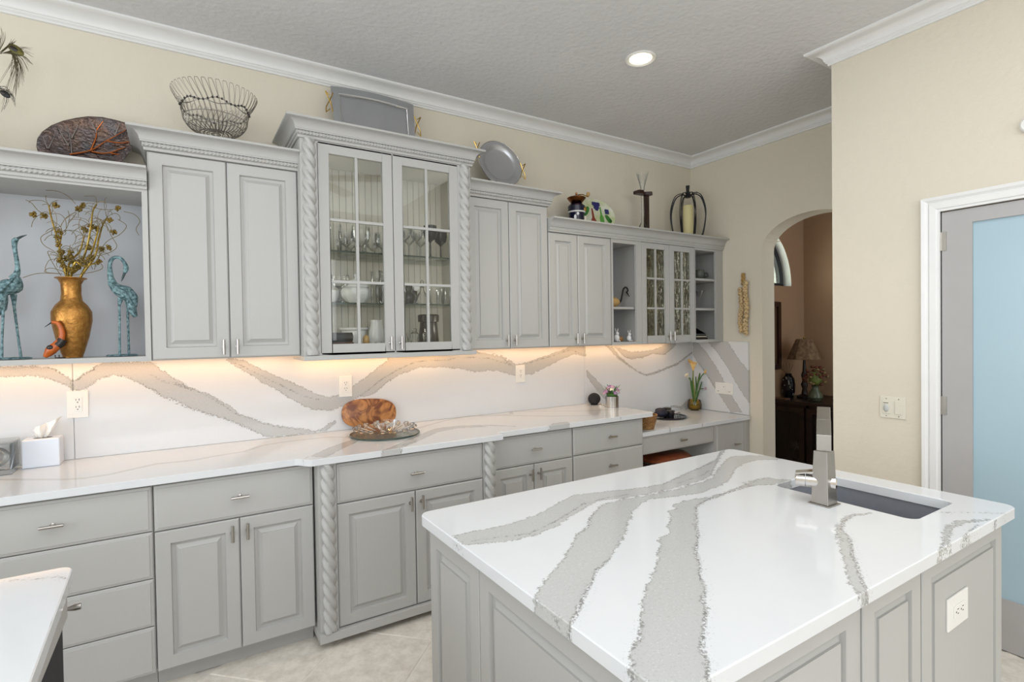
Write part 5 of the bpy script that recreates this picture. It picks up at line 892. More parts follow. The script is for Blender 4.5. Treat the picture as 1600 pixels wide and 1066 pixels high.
# ------------------------------------------------------------------ garlic braid
gy_, t = -.556, thing('garlic_braid', 'hanging braid of garlic bulbs on the cream wall beside the arch', 'garlic braid', (XF - .02, -.556, 1.7)); rg = random.Random(5)
br = G()
for k in range(3): br.tube([(XF - .022 - .006 * sin(z_ * 60 + k * 2.1), gy_ + .012 - .010 * cos(z_ * 60 + k * 2.1), z_) for z_ in arc(30, 1.86, 1.955)], .0075, 6)
obj('straw', br, M['garlict'], t, smooth=True); gb = None
for k in range(13):
    z_ = 1.870 - k * .0345
    for s in (-1, 1):
        if k < 2 and s > 0: continue
        yy_ = gy_ + .021 * s + .006 * sin(k * .8)
        r = .0205 + .003 * rg.random(); c = Vector((XF - .038 - .008 * rg.random(), yy_ if s > 0 else yy_ - .004, z_ + (.017 if s > 0 else 0)))
        v_ = Vector((-1, rg.uniform(-.9, .1), rg.uniform(-.5, .3))).normalized(); b_ = obj('garlic_bulb', G().ball(c, (r, r, r * .85), 10, 7, rot=v_.to_track_quat('Z', 'Y').to_matrix()), M['garlic'], t, smooth=True); obj('root', G().ball(c + v_ * r * .86, (.006, .006, .004), 6, 4), M['twig'], b_)
g = G(); gb2 = [(0, .022), (-.012, 0), (.012, 0)]
# ------------------------------------------------------------------ counter things
ZC = .9145
# clear glass canister at left edge
jx, jy = -.692, -.155; t = thing('glass_canister', 'square thick clear glass canister beside the tissue box', 'canister', (jx, jy, ZC)); h2 = .076
g = G().box(jx - h2, jy - .07, ZC, jx + h2, jy + .07, ZC + .022).box(jx - h2, jy - .07, ZC + .022, jx - h2 + .008, jy + .07, ZC + .132).box(jx + h2 - .008, jy - .07, ZC + .022, jx + h2, jy + .07, ZC + .132).box(jx - h2 + .008, jy - .07, ZC + .022, jx + h2 - .008, jy - .062, ZC + .132).box(jx - h2 + .008, jy + .062, ZC + .022, jx + h2 - .008, jy + .07, ZC + .132)
obj('jar', g, M['glass'], t, bevel=.003); obj('inner_ball', G().ball((jx + .005, jy, ZC + .068), (.050, .050, .044), 20, 14), M['dimple'], t, smooth=True); obj('lid', G().box(jx - h2, jy - .07, ZC + .133, jx + h2, jy + .07, ZC + .140), M['dimple'], t, bevel=.002)
# tissue box
a = yv(37, 733, -.13); b = yv(95, 727, -.13); zt_ = yv(66, 687, -.13)[2]; tx0, tx1 = -.605, -.475; t = thing('tissue_box', 'white tissue box with a tissue pulled up beside the glass canister', 'tissue box', ((tx0 + tx1) / 2, -.08, ZC))
zt_ = ZC + .125; obj('box', G().box(tx0, -.130, ZC, tx1, -.026, zt_), M['paper'], t, bevel=.004); obj('slot', G().lathe([(0, zt_ + .0004), (.034, zt_ + .0004), (.034, zt_ + .001), (0, zt_ + .001)], ((tx0 + tx1) / 2, -.078, 0), 20, sy=.5), M['slot'], t)
mx_ = (tx0 + tx1) / 2; rt_ = random.Random(4); vs = []; nu, nv = 15, 9
for j in range(nv):
    v_ = j / (nv - 1)
    for i in range(nu):
        u_ = i / (nu - 1); wid = .016 + .042 * v_; x = mx_ - .004 + (u_ - .5) * 2 * wid + .012 * v_; z = zt_ - .002 + v_ * (.048 + .045 * u_ ** 1.4) - .012 * v_ * v_ * (u_ < .15); y = -.078 + .016 * sin(u_ * 11 + v_ * 2) * (.4 + .6 * v_) + .008 * sin(u_ * 23 + 3 * v_) + (.01 * v_)
        vs.append((x, y, z))
fs = [(j * nu + i, j * nu + i + 1, (j + 1) * nu + i + 1, (j + 1) * nu + i) for j in range(nv - 1) for i in range(nu - 1)]
vs2 = [(x, y + .0012, z) for x, y, z in vs]; m_ = len(vs); fs2 = [tuple(q + m_ for q in f[::-1]) for f in fs]
obj('tissue', G().add(vs + vs2, fs + fs2), M['tissue'], t, smooth=True, ang=50)
# oval wooden board leaning
bl = yv(523, 650, -.05); brr = yv(624, 640, -.05); cx = (.812 + 1.168) / 2; t0 = Matrix.Translation((.978, -.045, ZC + .092)) @ Matrix.Rotation(radians(-9), 4, 'X') @ Matrix.Rotation(radians(3.5), 4, 'Y')
o_ = [(.168 * math.copysign(abs(cos(a)) ** .72, cos(a)), .088 * math.copysign(abs(sin(a)) ** .80, sin(a))) for a in arc(49, 0, 2 * pi)[:-1]]
tag(obj('wooden_board', G().prism(o_, -.009, .009, 'y').xf(t0), M['burl'], bevel=.004, smooth=True, base=(.978, -.045, ZC)), 'oval burl wood board leaning on the backsplash', 'board')
# round mirror tray + scalloped glass platter + bowl
rx, ry = .985, -.31; tag(obj('glass_turntable', G().lathe([(0, ZC), (.17, ZC), (.192, ZC + .002), (.195, ZC + .007), (.192, ZC + .0115), (0, ZC + .0125)], (rx, ry, 0), 64), M['shelfg'], smooth=True, base=(rx, ry, ZC)), 'round green edged glass plate lying on the worktop under the crystal', 'plate'); tb_ = [o for o in C.objects if o.name == 'glass_turntable'][0]; obj('rim', G().lathe([(.1945, ZC + .001), (.197, ZC + .003), (.197, ZC + .009), (.1945, ZC + .011)], (rx, ry, 0), 64), M['gedge'], tb_, smooth=True)
zz = ZC + .0128; t = thing('crystal_platter', 'scalloped cut crystal platter on the round glass plate', 'platter', (rx, ry, zz)); vs = []; fs = []; RS = [(0, .004), (.05, .004), (.085, .006), (.115, .014), (.150, .024), (.172, .034)]; n = 96
for lay in (0,):
    for r, z in RS:
        for k in range(n): a = 2 * pi * k / n; s_ = 1 + (.05 * cos(a * 16) * (r / .172) ** 3); vs.append((rx + r * s_ * cos(a), ry + r * s_ * sin(a), zz + z - .0035 + lay + .006 * cos(a * 16) * (r / .172) ** 4 + .0015 * cos(a * 32) * (r > .06)))
m_ = len(RS)
for h in range(1):
    for i in range(m_ - 1):
        for k in range(n): a = h * m_ * n + i * n; fs.append((a + k, a + (k + 1) % n, a + n + (k + 1) % n, a + n + k))
obj('dish', G().add(vs, fs), M['dimple'], t, smooth=True, ang=30)
for k in range(16): a = 2 * pi * k / 16; obj('scallop', G().ball((rx + .165 * cos(a), ry + .165 * sin(a), zz + .030), (.017, .017, .010), 10, 6), M['dimple'], t, smooth=True)
t = thing('crystal_bowl', 'small cut crystal bowl in the middle of the scalloped platter', 'bowl', (rx + .01, ry, zz)); g = G(); vs = []; n = 48; RS = [(0, .003), (.03, .003), (.042, .012), (.052, .035), (.056, .060)]; m_ = len(RS)
for r, z in RS:
    for k in range(n): a = 2 * pi * k / n; s_ = 1 + .035 * cos(a * 12); vs.append((rx + .01 + r * s_ * cos(a), ry + r * s_ * sin(a), zz + .005 + z))
fs = [(i * n + k, i * n + (k + 1) % n, (i + 1) * n + (k + 1) % n, (i + 1) * n + k) for i in range(m_ - 1) for k in range(n)]; obj('cup', G().add(vs, fs), M['dimple'], t, smooth=True, ang=30)
# speaker ball, cable, flowers
sp = Vector((2.735, -.105, 0)); t = thing('ball_speaker', 'round black fabric speaker ball against the backsplash', 'speaker', (sp.x, sp.y, ZC)); obj('shell', G().ball((sp.x, sp.y, ZC + .046), (.049, .049, .046), 32, 20), M['fabric'], t, smooth=True); obj('base', G().lathe([(0, ZC), (.028, ZC), (.031, ZC + .005), (0, ZC + .005)], (sp.x, sp.y, 0), 24), M['rubber'], t)
tag(obj('cable', G().tube(spl([(sp.x + .046, sp.y + .01, ZC + .006), (2.80, -.09, ZC + .0035), (2.77, -.16, ZC + .0035), (2.70, -.20, ZC + .0035), (2.745, -.22, ZC + .0035), (2.79, -.15, ZC + .0035)], 8), .003, 6), M['white'], smooth=True), 'white cable lying between the ball speaker and flower cup', 'cable')
fc = Vector((2.742, -.30, 0)); t = thing('metal_cup', 'ribbed silver metal cup holding pink flowers at the worktop end', 'cup', (fc.x, fc.y, ZC)); g = G(); vs = []; n = 60
fs = []
for z, r in ((ZC, .046), (ZC + .085, .048), (ZC + .085, .045), (ZC + .005, .043)):
    for k in range(n): a = 2 * pi * k / n; vs.append((fc.x + r * (1 + .015 * cos(a * 15)) * cos(a), fc.y + r * (1 + .015 * cos(a * 15)) * sin(a), z))
fs = [(i * n + k, i * n + (k + 1) % n, (i + 1) * n + (k + 1) % n, (i + 1) * n + k) for i in range(3) for k in range(n)] + [tuple(range(n))[::-1]]
obj('wall', G().add(vs, fs), M['nickel'], t, smooth=True, ang=50)
t = thing('pink_flowers', 'bunch of pink and lilac flowers in the ribbed metal cup', 'flowers', (fc.x, fc.y, ZC + .085)); rr_f = random.Random(8)
obj('foliage', G().ball((fc.x, fc.y, ZC + .095), (.042, .042, .02), 12, 8), M['green'], t, smooth=True)
for k in range(24):
    a = rr_f.uniform(0, 2 * pi); q = rr_f.uniform(.1, 1) ** .5; c = Vector((fc.x + .062 * q * cos(a), fc.y + .062 * q * sin(a), ZC + .105 + .055 * (1 - q * q) + rr_f.uniform(-.008, .012))); out_ = (c - Vector((fc.x, fc.y, ZC + .07))).normalized(); g = G(); R_ = out_.to_track_quat('Z', 'Y').to_matrix()
    for j in range(5): v_ = R_ @ Vector((cos(j * 1.2566), sin(j * 1.2566), 0)); g.ball(c + v_ * .009, (.009, .009, .003), 6, 4, rot=(out_ * 1.2 + v_ * .8).to_track_quat('Z', 'Y').to_matrix())
    g.ball(c + out_ * .003, .004, 5, 4); obj('blossom', g, M[rr_f.choice(['pink', 'lilac', 'cream', 'pink', 'lilac'])], t, smooth=True)
for k in range(12): a = 2 * pi * k / 12 + .3; p0 = Vector((fc.x, fc.y, ZC + .08)); p1 = p0 + Vector((.075 * cos(a), .075 * sin(a), .03 + .03 * (k % 3))); obj('leaf', G().tube([p0, p0.lerp(p1, .6) + Vector((0, 0, .01)), p1], [.002, .008, .001], 5, flat=.25), M['green'], t, smooth=True)
# desk things
ZK2 = .7675
bx, by = 2.888, -.50; t = thing('wicker_basket', 'round woven wicker basket on the desk against the base cabinet', 'basket', (bx, by, ZK2)); g = G()
obj('liner', G().lathe([(0, ZK2 + .004), (.048, ZK2 + .004), (.066, ZK2 + .085), (.063, ZK2 + .085), (.045, ZK2 + .012), (0, ZK2 + .012)], (bx, by, 0), 24), M['navy'], t, smooth=True)
for k in range(9): z_ = ZK2 + .006 + k * .0105; r = .052 + .0026 * k; g.tube([(bx + (r + .0022 * cos(18 * a + pi * (k % 2))) * cos(a), by + (r + .0022 * cos(18 * a + pi * (k % 2))) * sin(a), z_) for a in arc(109, 0, 2 * pi)], .0058, 5, cap=False)
obj('weave', g, M['wicker'], t, smooth=True, kind='stuff'); obj('rim', G().tube([(bx + .077 * cos(a), by + .077 * sin(a), ZK2 + .102) for a in arc(37, 0, 2 * pi)], .0065, 8, cap=False), M['wicker'], t, smooth=True)
tag(obj('cloth', G().ball((bx, by, ZK2 + .080), (.055, .055, .018), 14, 8), M['navy'], smooth=True, base=(bx, by, ZK2 + .08)), 'dark navy cloth tucked in the wicker basket', 'cloth')
dx_, dy_ = 3.40, -.24; tag(obj('round_tray', G().lathe([(0, ZK2), (.14, ZK2), (.158, ZK2 + .005), (.160, ZK2 + .014), (.155, ZK2 + .014), (.150, ZK2 + .008), (0, ZK2 + .007)], (dx_, dy_, 0), 40), M['blackg'], smooth=True, base=(dx_, dy_, ZK2)), 'round glossy black tray lying on the desk', 'tray')
zt2 = ZK2 + .0075; g = G().ball((dx_ - .075, dy_ - .01, zt2 + .036), (.062, .050, .034), 18, 10).ball((dx_ - .055, dy_ + .02, zt2 + .055), (.048, .036, .018), 14, 8)
tag(obj('pouch', g, M['navy'], smooth=True, base=(dx_ - .08, dy_, zt2)), 'dark navy fabric pouch on the round black tray', 'pouch')
for i, (a, b, h) in enumerate(((.010, -.03, .05), (.055, .045, .060))):
    t = thing('black_jar', ('short black lidded jar in the middle of the round tray', 'taller black lidded jar at the right of the round tray')[i], 'jar', (dx_ + a, dy_ + b, zt2), 'black jars on the round tray')
    obj('jar_body', G().lathe([(0, zt2), (.028, zt2), (.032, zt2 + .01), (.032, zt2 + h * .7), (.028, zt2 + h * .75), (0, zt2 + h * .75)], (dx_ + a, dy_ + b, 0), 20), M['blackg'], t, smooth=True); obj('lid', G().lathe([(0, zt2 + h * .76), (.036, zt2 + h * .76), (.036, zt2 + h), (.030, zt2 + h + .004), (0, zt2 + h + .004)], (dx_ + a, dy_ + b, 0), 20), M['blk2'], t, smooth=True)
for i, (a, b) in enumerate(((.045, -.07), (.095, -.045))): tag(obj('glass_bottle', G().lathe([(0, zt2), (.014, zt2), (.016, zt2 + .004), (.016, zt2 + .022), (.007, zt2 + .028), (.007, zt2 + .034), (0, zt2 + .034)], (dx_ + a, dy_ + b, 0), 14), M['dimple'], smooth=True, base=(dx_ + a, dy_ + b, zt2)), ('tiny clear glass bottle at the front of the round tray', 'tiny clear glass bottle at the right rim of the round tray')[i], 'bottle', 'tiny glass bottles on the round tray')
# calla lilies
lx, ly = 3.905, -.115; t = thing('glass_vase', 'round amber tinted glass vase on the desk corner', 'vase', (lx, ly, ZK2))
obj('bowl', G().lathe([(0, ZK2), (.045, ZK2), (.058, ZK2 + .015), (.062, ZK2 + .05), (.055, ZK2 + .085), (.050, ZK2 + .092)], (lx, ly, 0), 28), M['amber'], t, smooth=True); obj('water', G().lathe([(0, ZK2 + .011), (.050, ZK2 + .02), (.055, ZK2 + .045), (0, ZK2 + .045)], (lx, ly, 0), 24), mat('amber_water', (.55, .36, .03), .1), t, smooth=True)
t = thing('calla_lilies', 'cream and peach calla lilies with green stems in the amber vase', 'flowers', (lx, ly, ZK2 + .03))
V5 = lambda a, b, Y: Vector(yv(930 + a / 6.272, 520 + b / 6.272, Y)); base_ = Vector((lx, ly, ZK2 + .03))
for i, (pth, mm, sz, Y) in enumerate((([(975, 600), (962, 480), (960, 370)], 'peach', .052, -.14), ([(985, 640), (1010, 500), (1040, 430), (1065, 400)], 'peach', .040, -.16), ([(970, 620), (950, 500), (915, 440)], 'cream', .026, -.13), ([(990, 640), (1020, 560), (1060, 548)], 'pink', .018, -.15))):
    ps = spl([base_] + [V5(a, b, Y) for a, b in pth], 6); obj('stem', G().tube(ps, [.009 - .004 * k / len(ps) if i == 0 else .0045 for k in range(len(ps))], 7), M['olive' if i == 0 else 'green'], t, smooth=True)
    d = (ps[-1] - ps[-3]).normalized(); 
    if i == 3: d = Vector((.5, -.6, .1)).normalized()
    R_ = d.to_track_quat('Z', 'Y').to_matrix(); vs = []; n = 20; prof_ = [(.12, 0), (.22, .35), (.36, .75), (.55, 1.1), (.78, 1.35)]
    for r, z in prof_:
        for k in range(n): a = 2 * pi * k / n; tip = .55 * max(0, cos(a)) ** 3 * (z / 1.35) ** 2; vs.append(ps[-1] + R_ @ Vector((r * sz * cos(a) * (1 + tip * .4), r * sz * sin(a), (z + tip) * sz)))
    fs = [(q * n + k, q * n + (k + 1) % n, (q + 1) * n + (k + 1) % n, (q + 1) * n + k) for q in range(4) for k in range(n)]; fl_ = obj('bloom', G().add(vs, fs), M[mm], t, smooth=True); obj('spadix', G().tube([ps[-1], ps[-1] + d * sz * 1.1], [.004, .002], 6), M['goldleaf'], fl_, smooth=True)
for k, (a, b) in enumerate(((960, 400), (930, 440), (1030, 380), (1045, 480), (985, 430), (940, 520))):
    p1 = V5(a, b, -.13 + .015 * (k % 3)); ps = spl([base_, base_.lerp(p1, .5) + Vector((.008 * (k - 2), 0, .02)), p1], 6); obj('leaf', G().tube(ps, [.003 + .006 * sin(pi * min(1, i / len(ps) * .95)) for i in range(len(ps))], 6, flat=.3), M['green'], t, smooth=True)
# stool in the knee space
cx, cy = 3.12, -.44; t = thing('stool', 'dark wooden stool with glossy brown seat under the desk', 'stool', (cx, cy, 0)); obj('seat', G().lathe([(0, .50), (.20, .50), (.215, .51), (.218, .53), (.19, .550), (.10, .556), (0, .557)], (cx, cy, 0), 40), M['brown'], t, smooth=True); obj('seat_rim', G().lathe([(.20, .470), (.222, .475), (.222, .498), (.20, .499)], (cx, cy, 0), 40), M['mahog'], t, smooth=True)
for k in range(4): a = pi / 4 + k * pi / 2; obj('leg', G().tube([(cx + .16 * cos(a), cy + .16 * sin(a), .498), (cx + .21 * cos(a), cy + .21 * sin(a), .001)], [.018, .013], 10), M['mahog'], t, smooth=True)
obj('stretcher', G().tube([(cx + .187 * cos(a), cy + .187 * sin(a), .2) for a in arc(33, 0, 2 * pi)], .010, 8, cap=False), M['mahog'], t, smooth=True)
# wall sensor near right edge
c = at(1598, 198, 'x', XR); tag(obj('wall_sensor', G().lathe([(0, 0), (.035, 0), (.035, -.018), (.028, -.026), (0, -.028)], (XR, c[1] - .028, c[2]), 24, ax='x'), M['white'], smooth=True), 'round white sensor on the right wall above the door', 'sensor')
# ------------------------------------------------------------------ glass cabinet contents
def pc(px, py, Y): return Vector(yv(px, py, Y))
def lat(name, cat, label, prof, c, m, group=None, seg=20):
    if m in ('glass', 'dimple'): k_ = max(range(len(prof)), key=lambda i: prof[i][1]); prof = prof[:k_ + 1]      # one wall, the glass is thinner than a pixel
    o = obj(name, G().lathe([(r, z + c[2]) for r, z in prof], (c[0], c[1], 0), seg), M[m], smooth=True, base=c); return tag(o, label, cat, group)
GOB = [(0, .002), (.034, .002), (.035, .005), (.006, .012), (.005, .03), (.012, .036), (.034, .055), (.042, .085), (.041, .13), (.039, .13), (.040, .085), (.032, .058), (0, .042)]
WINE = [(0, .001), (.032, .001), (.033, .004), (.005, .010), (.0035, .085), (.008, .095), (.030, .115), (.037, .145), (.034, .185), (.0325, .185), (.0355, .145), (.028, .117), (0, .10)]
TUM = [(0, .001), (.026, .001), (.030, .02), (.034, .105), (.032, .105), (.028, .02), (0, .014)]
PITCH = [(0, .001), (.032, .001), (.036, .02), (.038, .11), (.033, .14), (.036, .175), (.034, .175), (.031, .14), (.035, .11), (.033, .022), (0, .012)]
S2, S1, S0 = SH[1] + .0008, SH[0] + .0008, ZF + .0008
def px2x(px, Y): return float(yv(px, 480, Y)[0])
row = [(526, -.22, 'PITCH', .95), (543, -.30, 'GOB', .95), (550, -.18, 'GOB', .95), (566, -.29, 'GOB', 1.2), (584, -.20, 'GOB', 1.05), (599, -.30, 'GOB', .95)]
ords = ('leftmost', 'second from the left', 'third from the left', 'fourth from the left', 'fifth from the left', 'rightmost')
for i, (p, Y, k, s) in enumerate(row): PR = [(r * s, z * s) for r, z in eval(k)]; lat('glass', 'glass', 'clear glass on the upper glass shelf behind the left door, %s' % ords[i], PR, (px2x(p, Y), Y, S2), 'glass', 'clear glasses on the upper shelf, left door')
for i, (p, Y) in enumerate(((634, -.27), (641, -.15), (653, -.28), (659, -.12))): lat('wine_glass', 'glass', 'clear stemmed glass on the upper shelf behind the right door, %s' % ('leftmost', 'second from the left', 'third from the left', 'nearest the dark glasses')[i], WINE, (px2x(p, Y), Y, S2), 'glass', 'clear stemmed glasses on the upper shelf, right door')
for i, (p, Y) in enumerate(((674, -.29), (690, -.19))): lat('dark_wine_glass', 'glass', ('left smoky black wine glass on the upper glass shelf', 'right smoky black wine glass on the upper glass shelf')[i], [(r * 1.15, z * 1.05) for r, z in WINE], (px2x(p, Y), Y, S2), 'dkglass', 'smoky wine glasses on the upper shelf')
for i, (p, Y) in enumerate(((537, -.09), (565, -.09), (594, -.08))): lat('glass', 'glass', 'clear tumbler at the back of the upper shelf, %s' % ('left', 'middle', 'right')[i], TUM, (px2x(p, Y), Y, S2), 'glass', 'clear tumblers at the back of the upper shelf')
# middle shelf
c = (px2x(557, -.19), -.19, S1); t = thing('soup_tureen', 'white ribbed ceramic tureen on the middle glass shelf', 'tureen', c)
vs = []; n = 48; RS = [(0, .001), (.045, .001), (.055, .010), (.083, .045), (.088, .070), (.076, .092), (.072, .094)]; fs = []
for r, z in RS:
    for k in range(n): a = 2 * pi * k / n; s_ = 1 + .025 * cos(12 * a) * (r > .05); vs.append((c[0] + r * s_ * cos(a), c[1] + r * s_ * sin(a), c[2] + z))
fs = [(i * n + k, i * n + (k + 1) % n, (i + 1) * n + (k + 1) % n, (i + 1) * n + k) for i in range(len(RS) - 1) for k in range(n)]; obj('pot', G().add(vs, fs), M['ceramic'], t, smooth=True); obj('lid', G().lathe([(.074, S1 + .095), (.074, S1 + .104), (.05, S1 + .130), (.012, S1 + .145), (.006, S1 + .155), (.014, S1 + .165), (.008, S1 + .175), (0, S1 + .177)], (c[0], c[1], 0), 32), M['ceramic'], t, smooth=True)
lat('wine_glass', 'glass', 'balloon wine glass in front of the white tureen', [(r * 1.35, z * .82) for r, z in WINE], (px2x(532, -.315), -.315, S1), 'glass'); lat('small_bowl', 'bowl', 'white bowl at the left end of the middle glass shelf', [(0, .001), (.03, .001), (.055, .04), (.062, .08), (.058, .08), (.05, .042), (0, .01)], (px2x(515, -.10), -.10, S1), 'ceramic')
for i, (p, Y, s) in enumerate(((590, -.30, 1.05), (597, -.10, .95), (602, -.22, 1.15))): lat('pitcher', 'pitcher', 'clear tall glass pitcher on the middle shelf, %s' % ('left', 'middle', 'right')[i], [(r, z * s) for r, z in PITCH], (px2x(p, Y), Y, S1), 'glass', 'clear pitchers on the middle shelf')
DEC = [(0, .001), (.040, .001), (.046, .02), (.042, .045), (.014, .085), (.011, .105), (.016, .108), (.013, .112), (.006, .115), (.014, .128), (.010, .145), (.002, .155), (0, .156)]
lat('decanter', 'decanter', 'clear glass decanter with stopper on the middle shelf', DEC, (px2x(660, -.20), -.20, S1), 'dimple'); lat('glass_jug', 'jug', 'rounded clear glass jug at the left of the right door', [(0, .001), (.038, .001), (.050, .03), (.048, .06), (.030, .08), (.034, .105), (.031, .105), (.028, .08), (0, .012)], (px2x(639, -.27), -.27, S1), 'glass')
for i, (p, Y) in enumerate(((679, -.23), (690, -.20), (697, -.26))): lat('glass', 'glass', 'straight clear tumbler on the middle shelf behind the right door, %s' % ('left', 'middle', 'right')[i], TUM, (px2x(p, Y), Y, S1), 'glass', 'tumblers on the middle shelf, right door')
cc = (px2x(646, -.115), -.115, S1); t = thing('small_clock', 'small round white clock on a black stand behind the glass jug', 'clock', cc); obj('stand', G().box(cc[0] - .045, -.135, S1, cc[0] + .02, -.095, S1 + .13), M['blk2'], t, bevel=.003); obj('face', G().lathe([(0, 0), (.022, 0), (.024, .004), (.022, .008), (0, .008)], (cc[0] + .008, -.146, S1 + .115), 24, ax='y'), M['ceramic'], t, smooth=True)
# bottom shelf
for i, (z0_, z1_, m_, lb) in enumerate(((0, .048, 'book2', 'brown bound book lying at the bottom of the stack'), (.0485, .100, 'book', 'black bound book lying on top of the brown book'))):
    x0_ = .64; t = thing('book', lb, 'book', (x0_ + .08, -.27, S0 + z0_), 'books lying in the tall glass cabinet'); zz0 = S0 + z0_; zz1 = S0 + z1_; w_ = .165 - .006 * i
    g = G().box(x0_, -.35, zz0, x0_ + w_, -.20, zz0 + .004).box(x0_, -.35, zz1 - .004, x0_ + w_, -.20, zz1); g.tube([(x0_ + .001, -.344, (zz0 + zz1) / 2), (x0_ + w_ - .001, -.344, (zz0 + zz1) / 2)], (z1_ - z0_) / 2 - .0005, 16, flat=1); obj('cover', g, M[m_], t, smooth=True, ang=30); obj('pages', G().box(x0_ + .004, -.343, zz0 + .004, x0_ + w_ - .004, -.204, zz1 - .004), M['cream'], t)
lat('white_pot', 'pot', 'wide rimmed white pot behind the books on the cabinet floor', [(0, .001), (.058, .001), (.066, .015), (.070, .11), (.084, .118), (.086, .128), (.078, .128), (.066, .112), (.060, .02), (0, .012)], (px2x(552, -.12), -.12, S0), 'ceramic', seg=28)
lat('white_pitcher', 'pitcher', 'tall white ceramic pitcher on the cabinet floor behind small glasses', [(0, .001), (.040, .001), (.048, .03), (.046, .10), (.034, .155), (.036, .172), (.033, .172), (.030, .155), (.04, .10), (0, .02)], (px2x(588, -.19), -.19, S0), 'ceramic', seg=28)
c = (px2x(571, -.31), -.31, S0); t = thing('snow_globe', 'small brown globe ornament with a red base on the cabinet floor', 'ornament', c); obj('globe', G().ball((c[0], c[1], S0 + .055), (.019, .019, .032), 16, 10), M['gourd'], t, smooth=True); obj('base', G().lathe([(0, S0), (.020, S0), (.020, S0 + .012), (.014, S0 + .024), (0, S0 + .024)], (c[0], c[1], 0), 20), PM('red_base', (.35, .04, .02)), t, smooth=True)
for i, p in enumerate((582, 590, 599)): lat('shot_glass', 'glass', 'tiny clear glass in front of the white pitcher, %s' % ('left', 'middle', 'right')[i], [(0, .001), (.016, .001), (.019, .045), (.017, .045), (.014, .012), (0, .010)], (px2x(p, -.31), -.31, S0), 'dimple', 'tiny glasses before the white pitcher')
c = (px2x(669, -.19), -.19, S0); t = thing('black_canister', 'large matt black canister on the cabinet floor behind the right door', 'canister', c); obj('jar', G().lathe([(0, S0), (.062, S0), (.066, S0 + .02), (.055, S0 + .13), (.052, S0 + .16), (0, S0 + .16)], (c[0], c[1], 0), 28), M['blk2'], t, smooth=True); obj('lid', G().lathe([(0, S0 + .161), (.064, S0 + .161), (.066, S0 + .20), (.060, S0 + .206), (0, S0 + .206)], (c[0], c[1], 0), 28), M['blk2'], t, smooth=True)
for i, p in enumerate((647, 666)):
    lat('crystal_jar', 'jar', ('left faceted crystal jar before the black canister', 'right faceted crystal jar before the black canister')[i], [(0, .001), (.024, .001), (.026, .03), (.020, .05), (.026, .07), (.026, .088), (.012, .10), (.014, .118), (0, .122)], (px2x(p, -.31), -.31, S0), 'dimple', 'faceted crystal jars in the glass cabinet', seg=12)
lat('small_dish', 'dish', 'small white dish at the right of the cabinet floor', [(0, .001), (.018, .001), (.028, .026), (.026, .026), (.016, .006), (0, .006)], (px2x(688, -.31), -.31, S0), 'ceramic'); lat('salt_shaker', 'shaker', 'slim clear glass shaker at the left edge of the right door', [(0, .001), (.016, .001), (.017, .06), (.010, .075), (.011, .09), (0, .092)], (px2x(633, -.31), -.31, S0), 'dimple')
# small rain glass cabinet: stemware
for sh, (z_, nm) in enumerate(((ZB + .0188, 'bottom'), (1.6558, 'middle'), (1.9058, 'top'))):
    for i, x in enumerate((3.10, 3.19, 3.28, 3.42, 3.51, 3.59)):
        lat('wine_glass', 'glass', 'stemmed glass seen blurred behind the textured doors, %s shelf, %s' % (nm, ('leftmost', 'second from the left', 'third from the left', 'fourth from the left', 'fifth from the left', 'rightmost')[i]), WINE, (x, -.13 - .06 * (i % 2), z_), 'dkglass' if (sh + i) % 4 == 0 else 'glass', 'stemware in the small glass cabinet', seg=14)
tag(obj('patterned_plate', G().lathe([(0, 0), (.035, 0), (.045, .004), (.044, .007), (0, .004)], (3.115, -.245, 2.04), 24, ax='y').box(3.10, -.24, 1.906, 3.13, -.23, 2.0), M['ceramic'], smooth=True, ang=30), 'small blue and white plate on a stand behind the top left pane', 'plate')
# niche things
c = Vector((2.80, -.22, 1.6716)); t = thing('gourd_bird', 'tan gourd bird with a curved black neck on the niche shelf', 'figurine', c); obj('body', G().ball(c + Vector((.03, 0, .040)), (.065, .05, .040), 20, 14), M['gourd'], t, smooth=True)
ps = spl([c + Vector(q) for q in ((.085, 0, .03), (.118, 0, .05), (.135, 0, .10), (.150, 0, .145), (.178, 0, .158), (.195, 0, .135), (.178, 0, .118))], 6); obj('neck', G().tube(ps, [.008 - .003 * i / len(ps) for i in range(len(ps))], 8), M['black'], t, smooth=True); obj('beak', G().tube([c + Vector((.178, 0, .122)), c + Vector((.215, 0, .085))], [.006, .0015], 7), M['black'], t, smooth=True)
def rabbit(x, y, z, label, basket=False, s=1.0):
    t = thing('rabbit_figurine', label, 'figurine', (x, y, z), 'white rabbit figurines in the niche'); g = G().ball((x, y, z + .026 * s), (.020 * s, .022 * s, .026 * s), 14, 10).ball((x, y - .006, z + .056 * s), (.013 * s, .014 * s, .014 * s), 12, 8); obj('body', g, M['ceramic'], t, smooth=True)
    for q in (-1, 1): obj('ear', G().tube([(x + q * .005, y, z + .066 * s), (x + q * .010, y, z + .080 * s), (x + q * .014, y, z + .095 * s)], [.003, .0055, .002], 6, flat=.5), M['ceramic'], t, smooth=True); obj('paw', G().ball((x + q * .011, y - .018, z + .006), (.007, .010, .006), 8, 6), M['ceramic'], t, smooth=True)
    if basket: obj('held_basket', G().ball((x + .032, y - .012, z + .020), (.020, .018, .019), 12, 8), M['wicker'], t, smooth=True)
rabbit(2.872, -.22, ZN + .0, 'white rabbit figurine holding a small basket at the niche bottom', True, 1.1); rabbit(2.984, -.24, ZN + .0, 'white rabbit figurine sitting alone at the right of the niche bottom', False, .95)
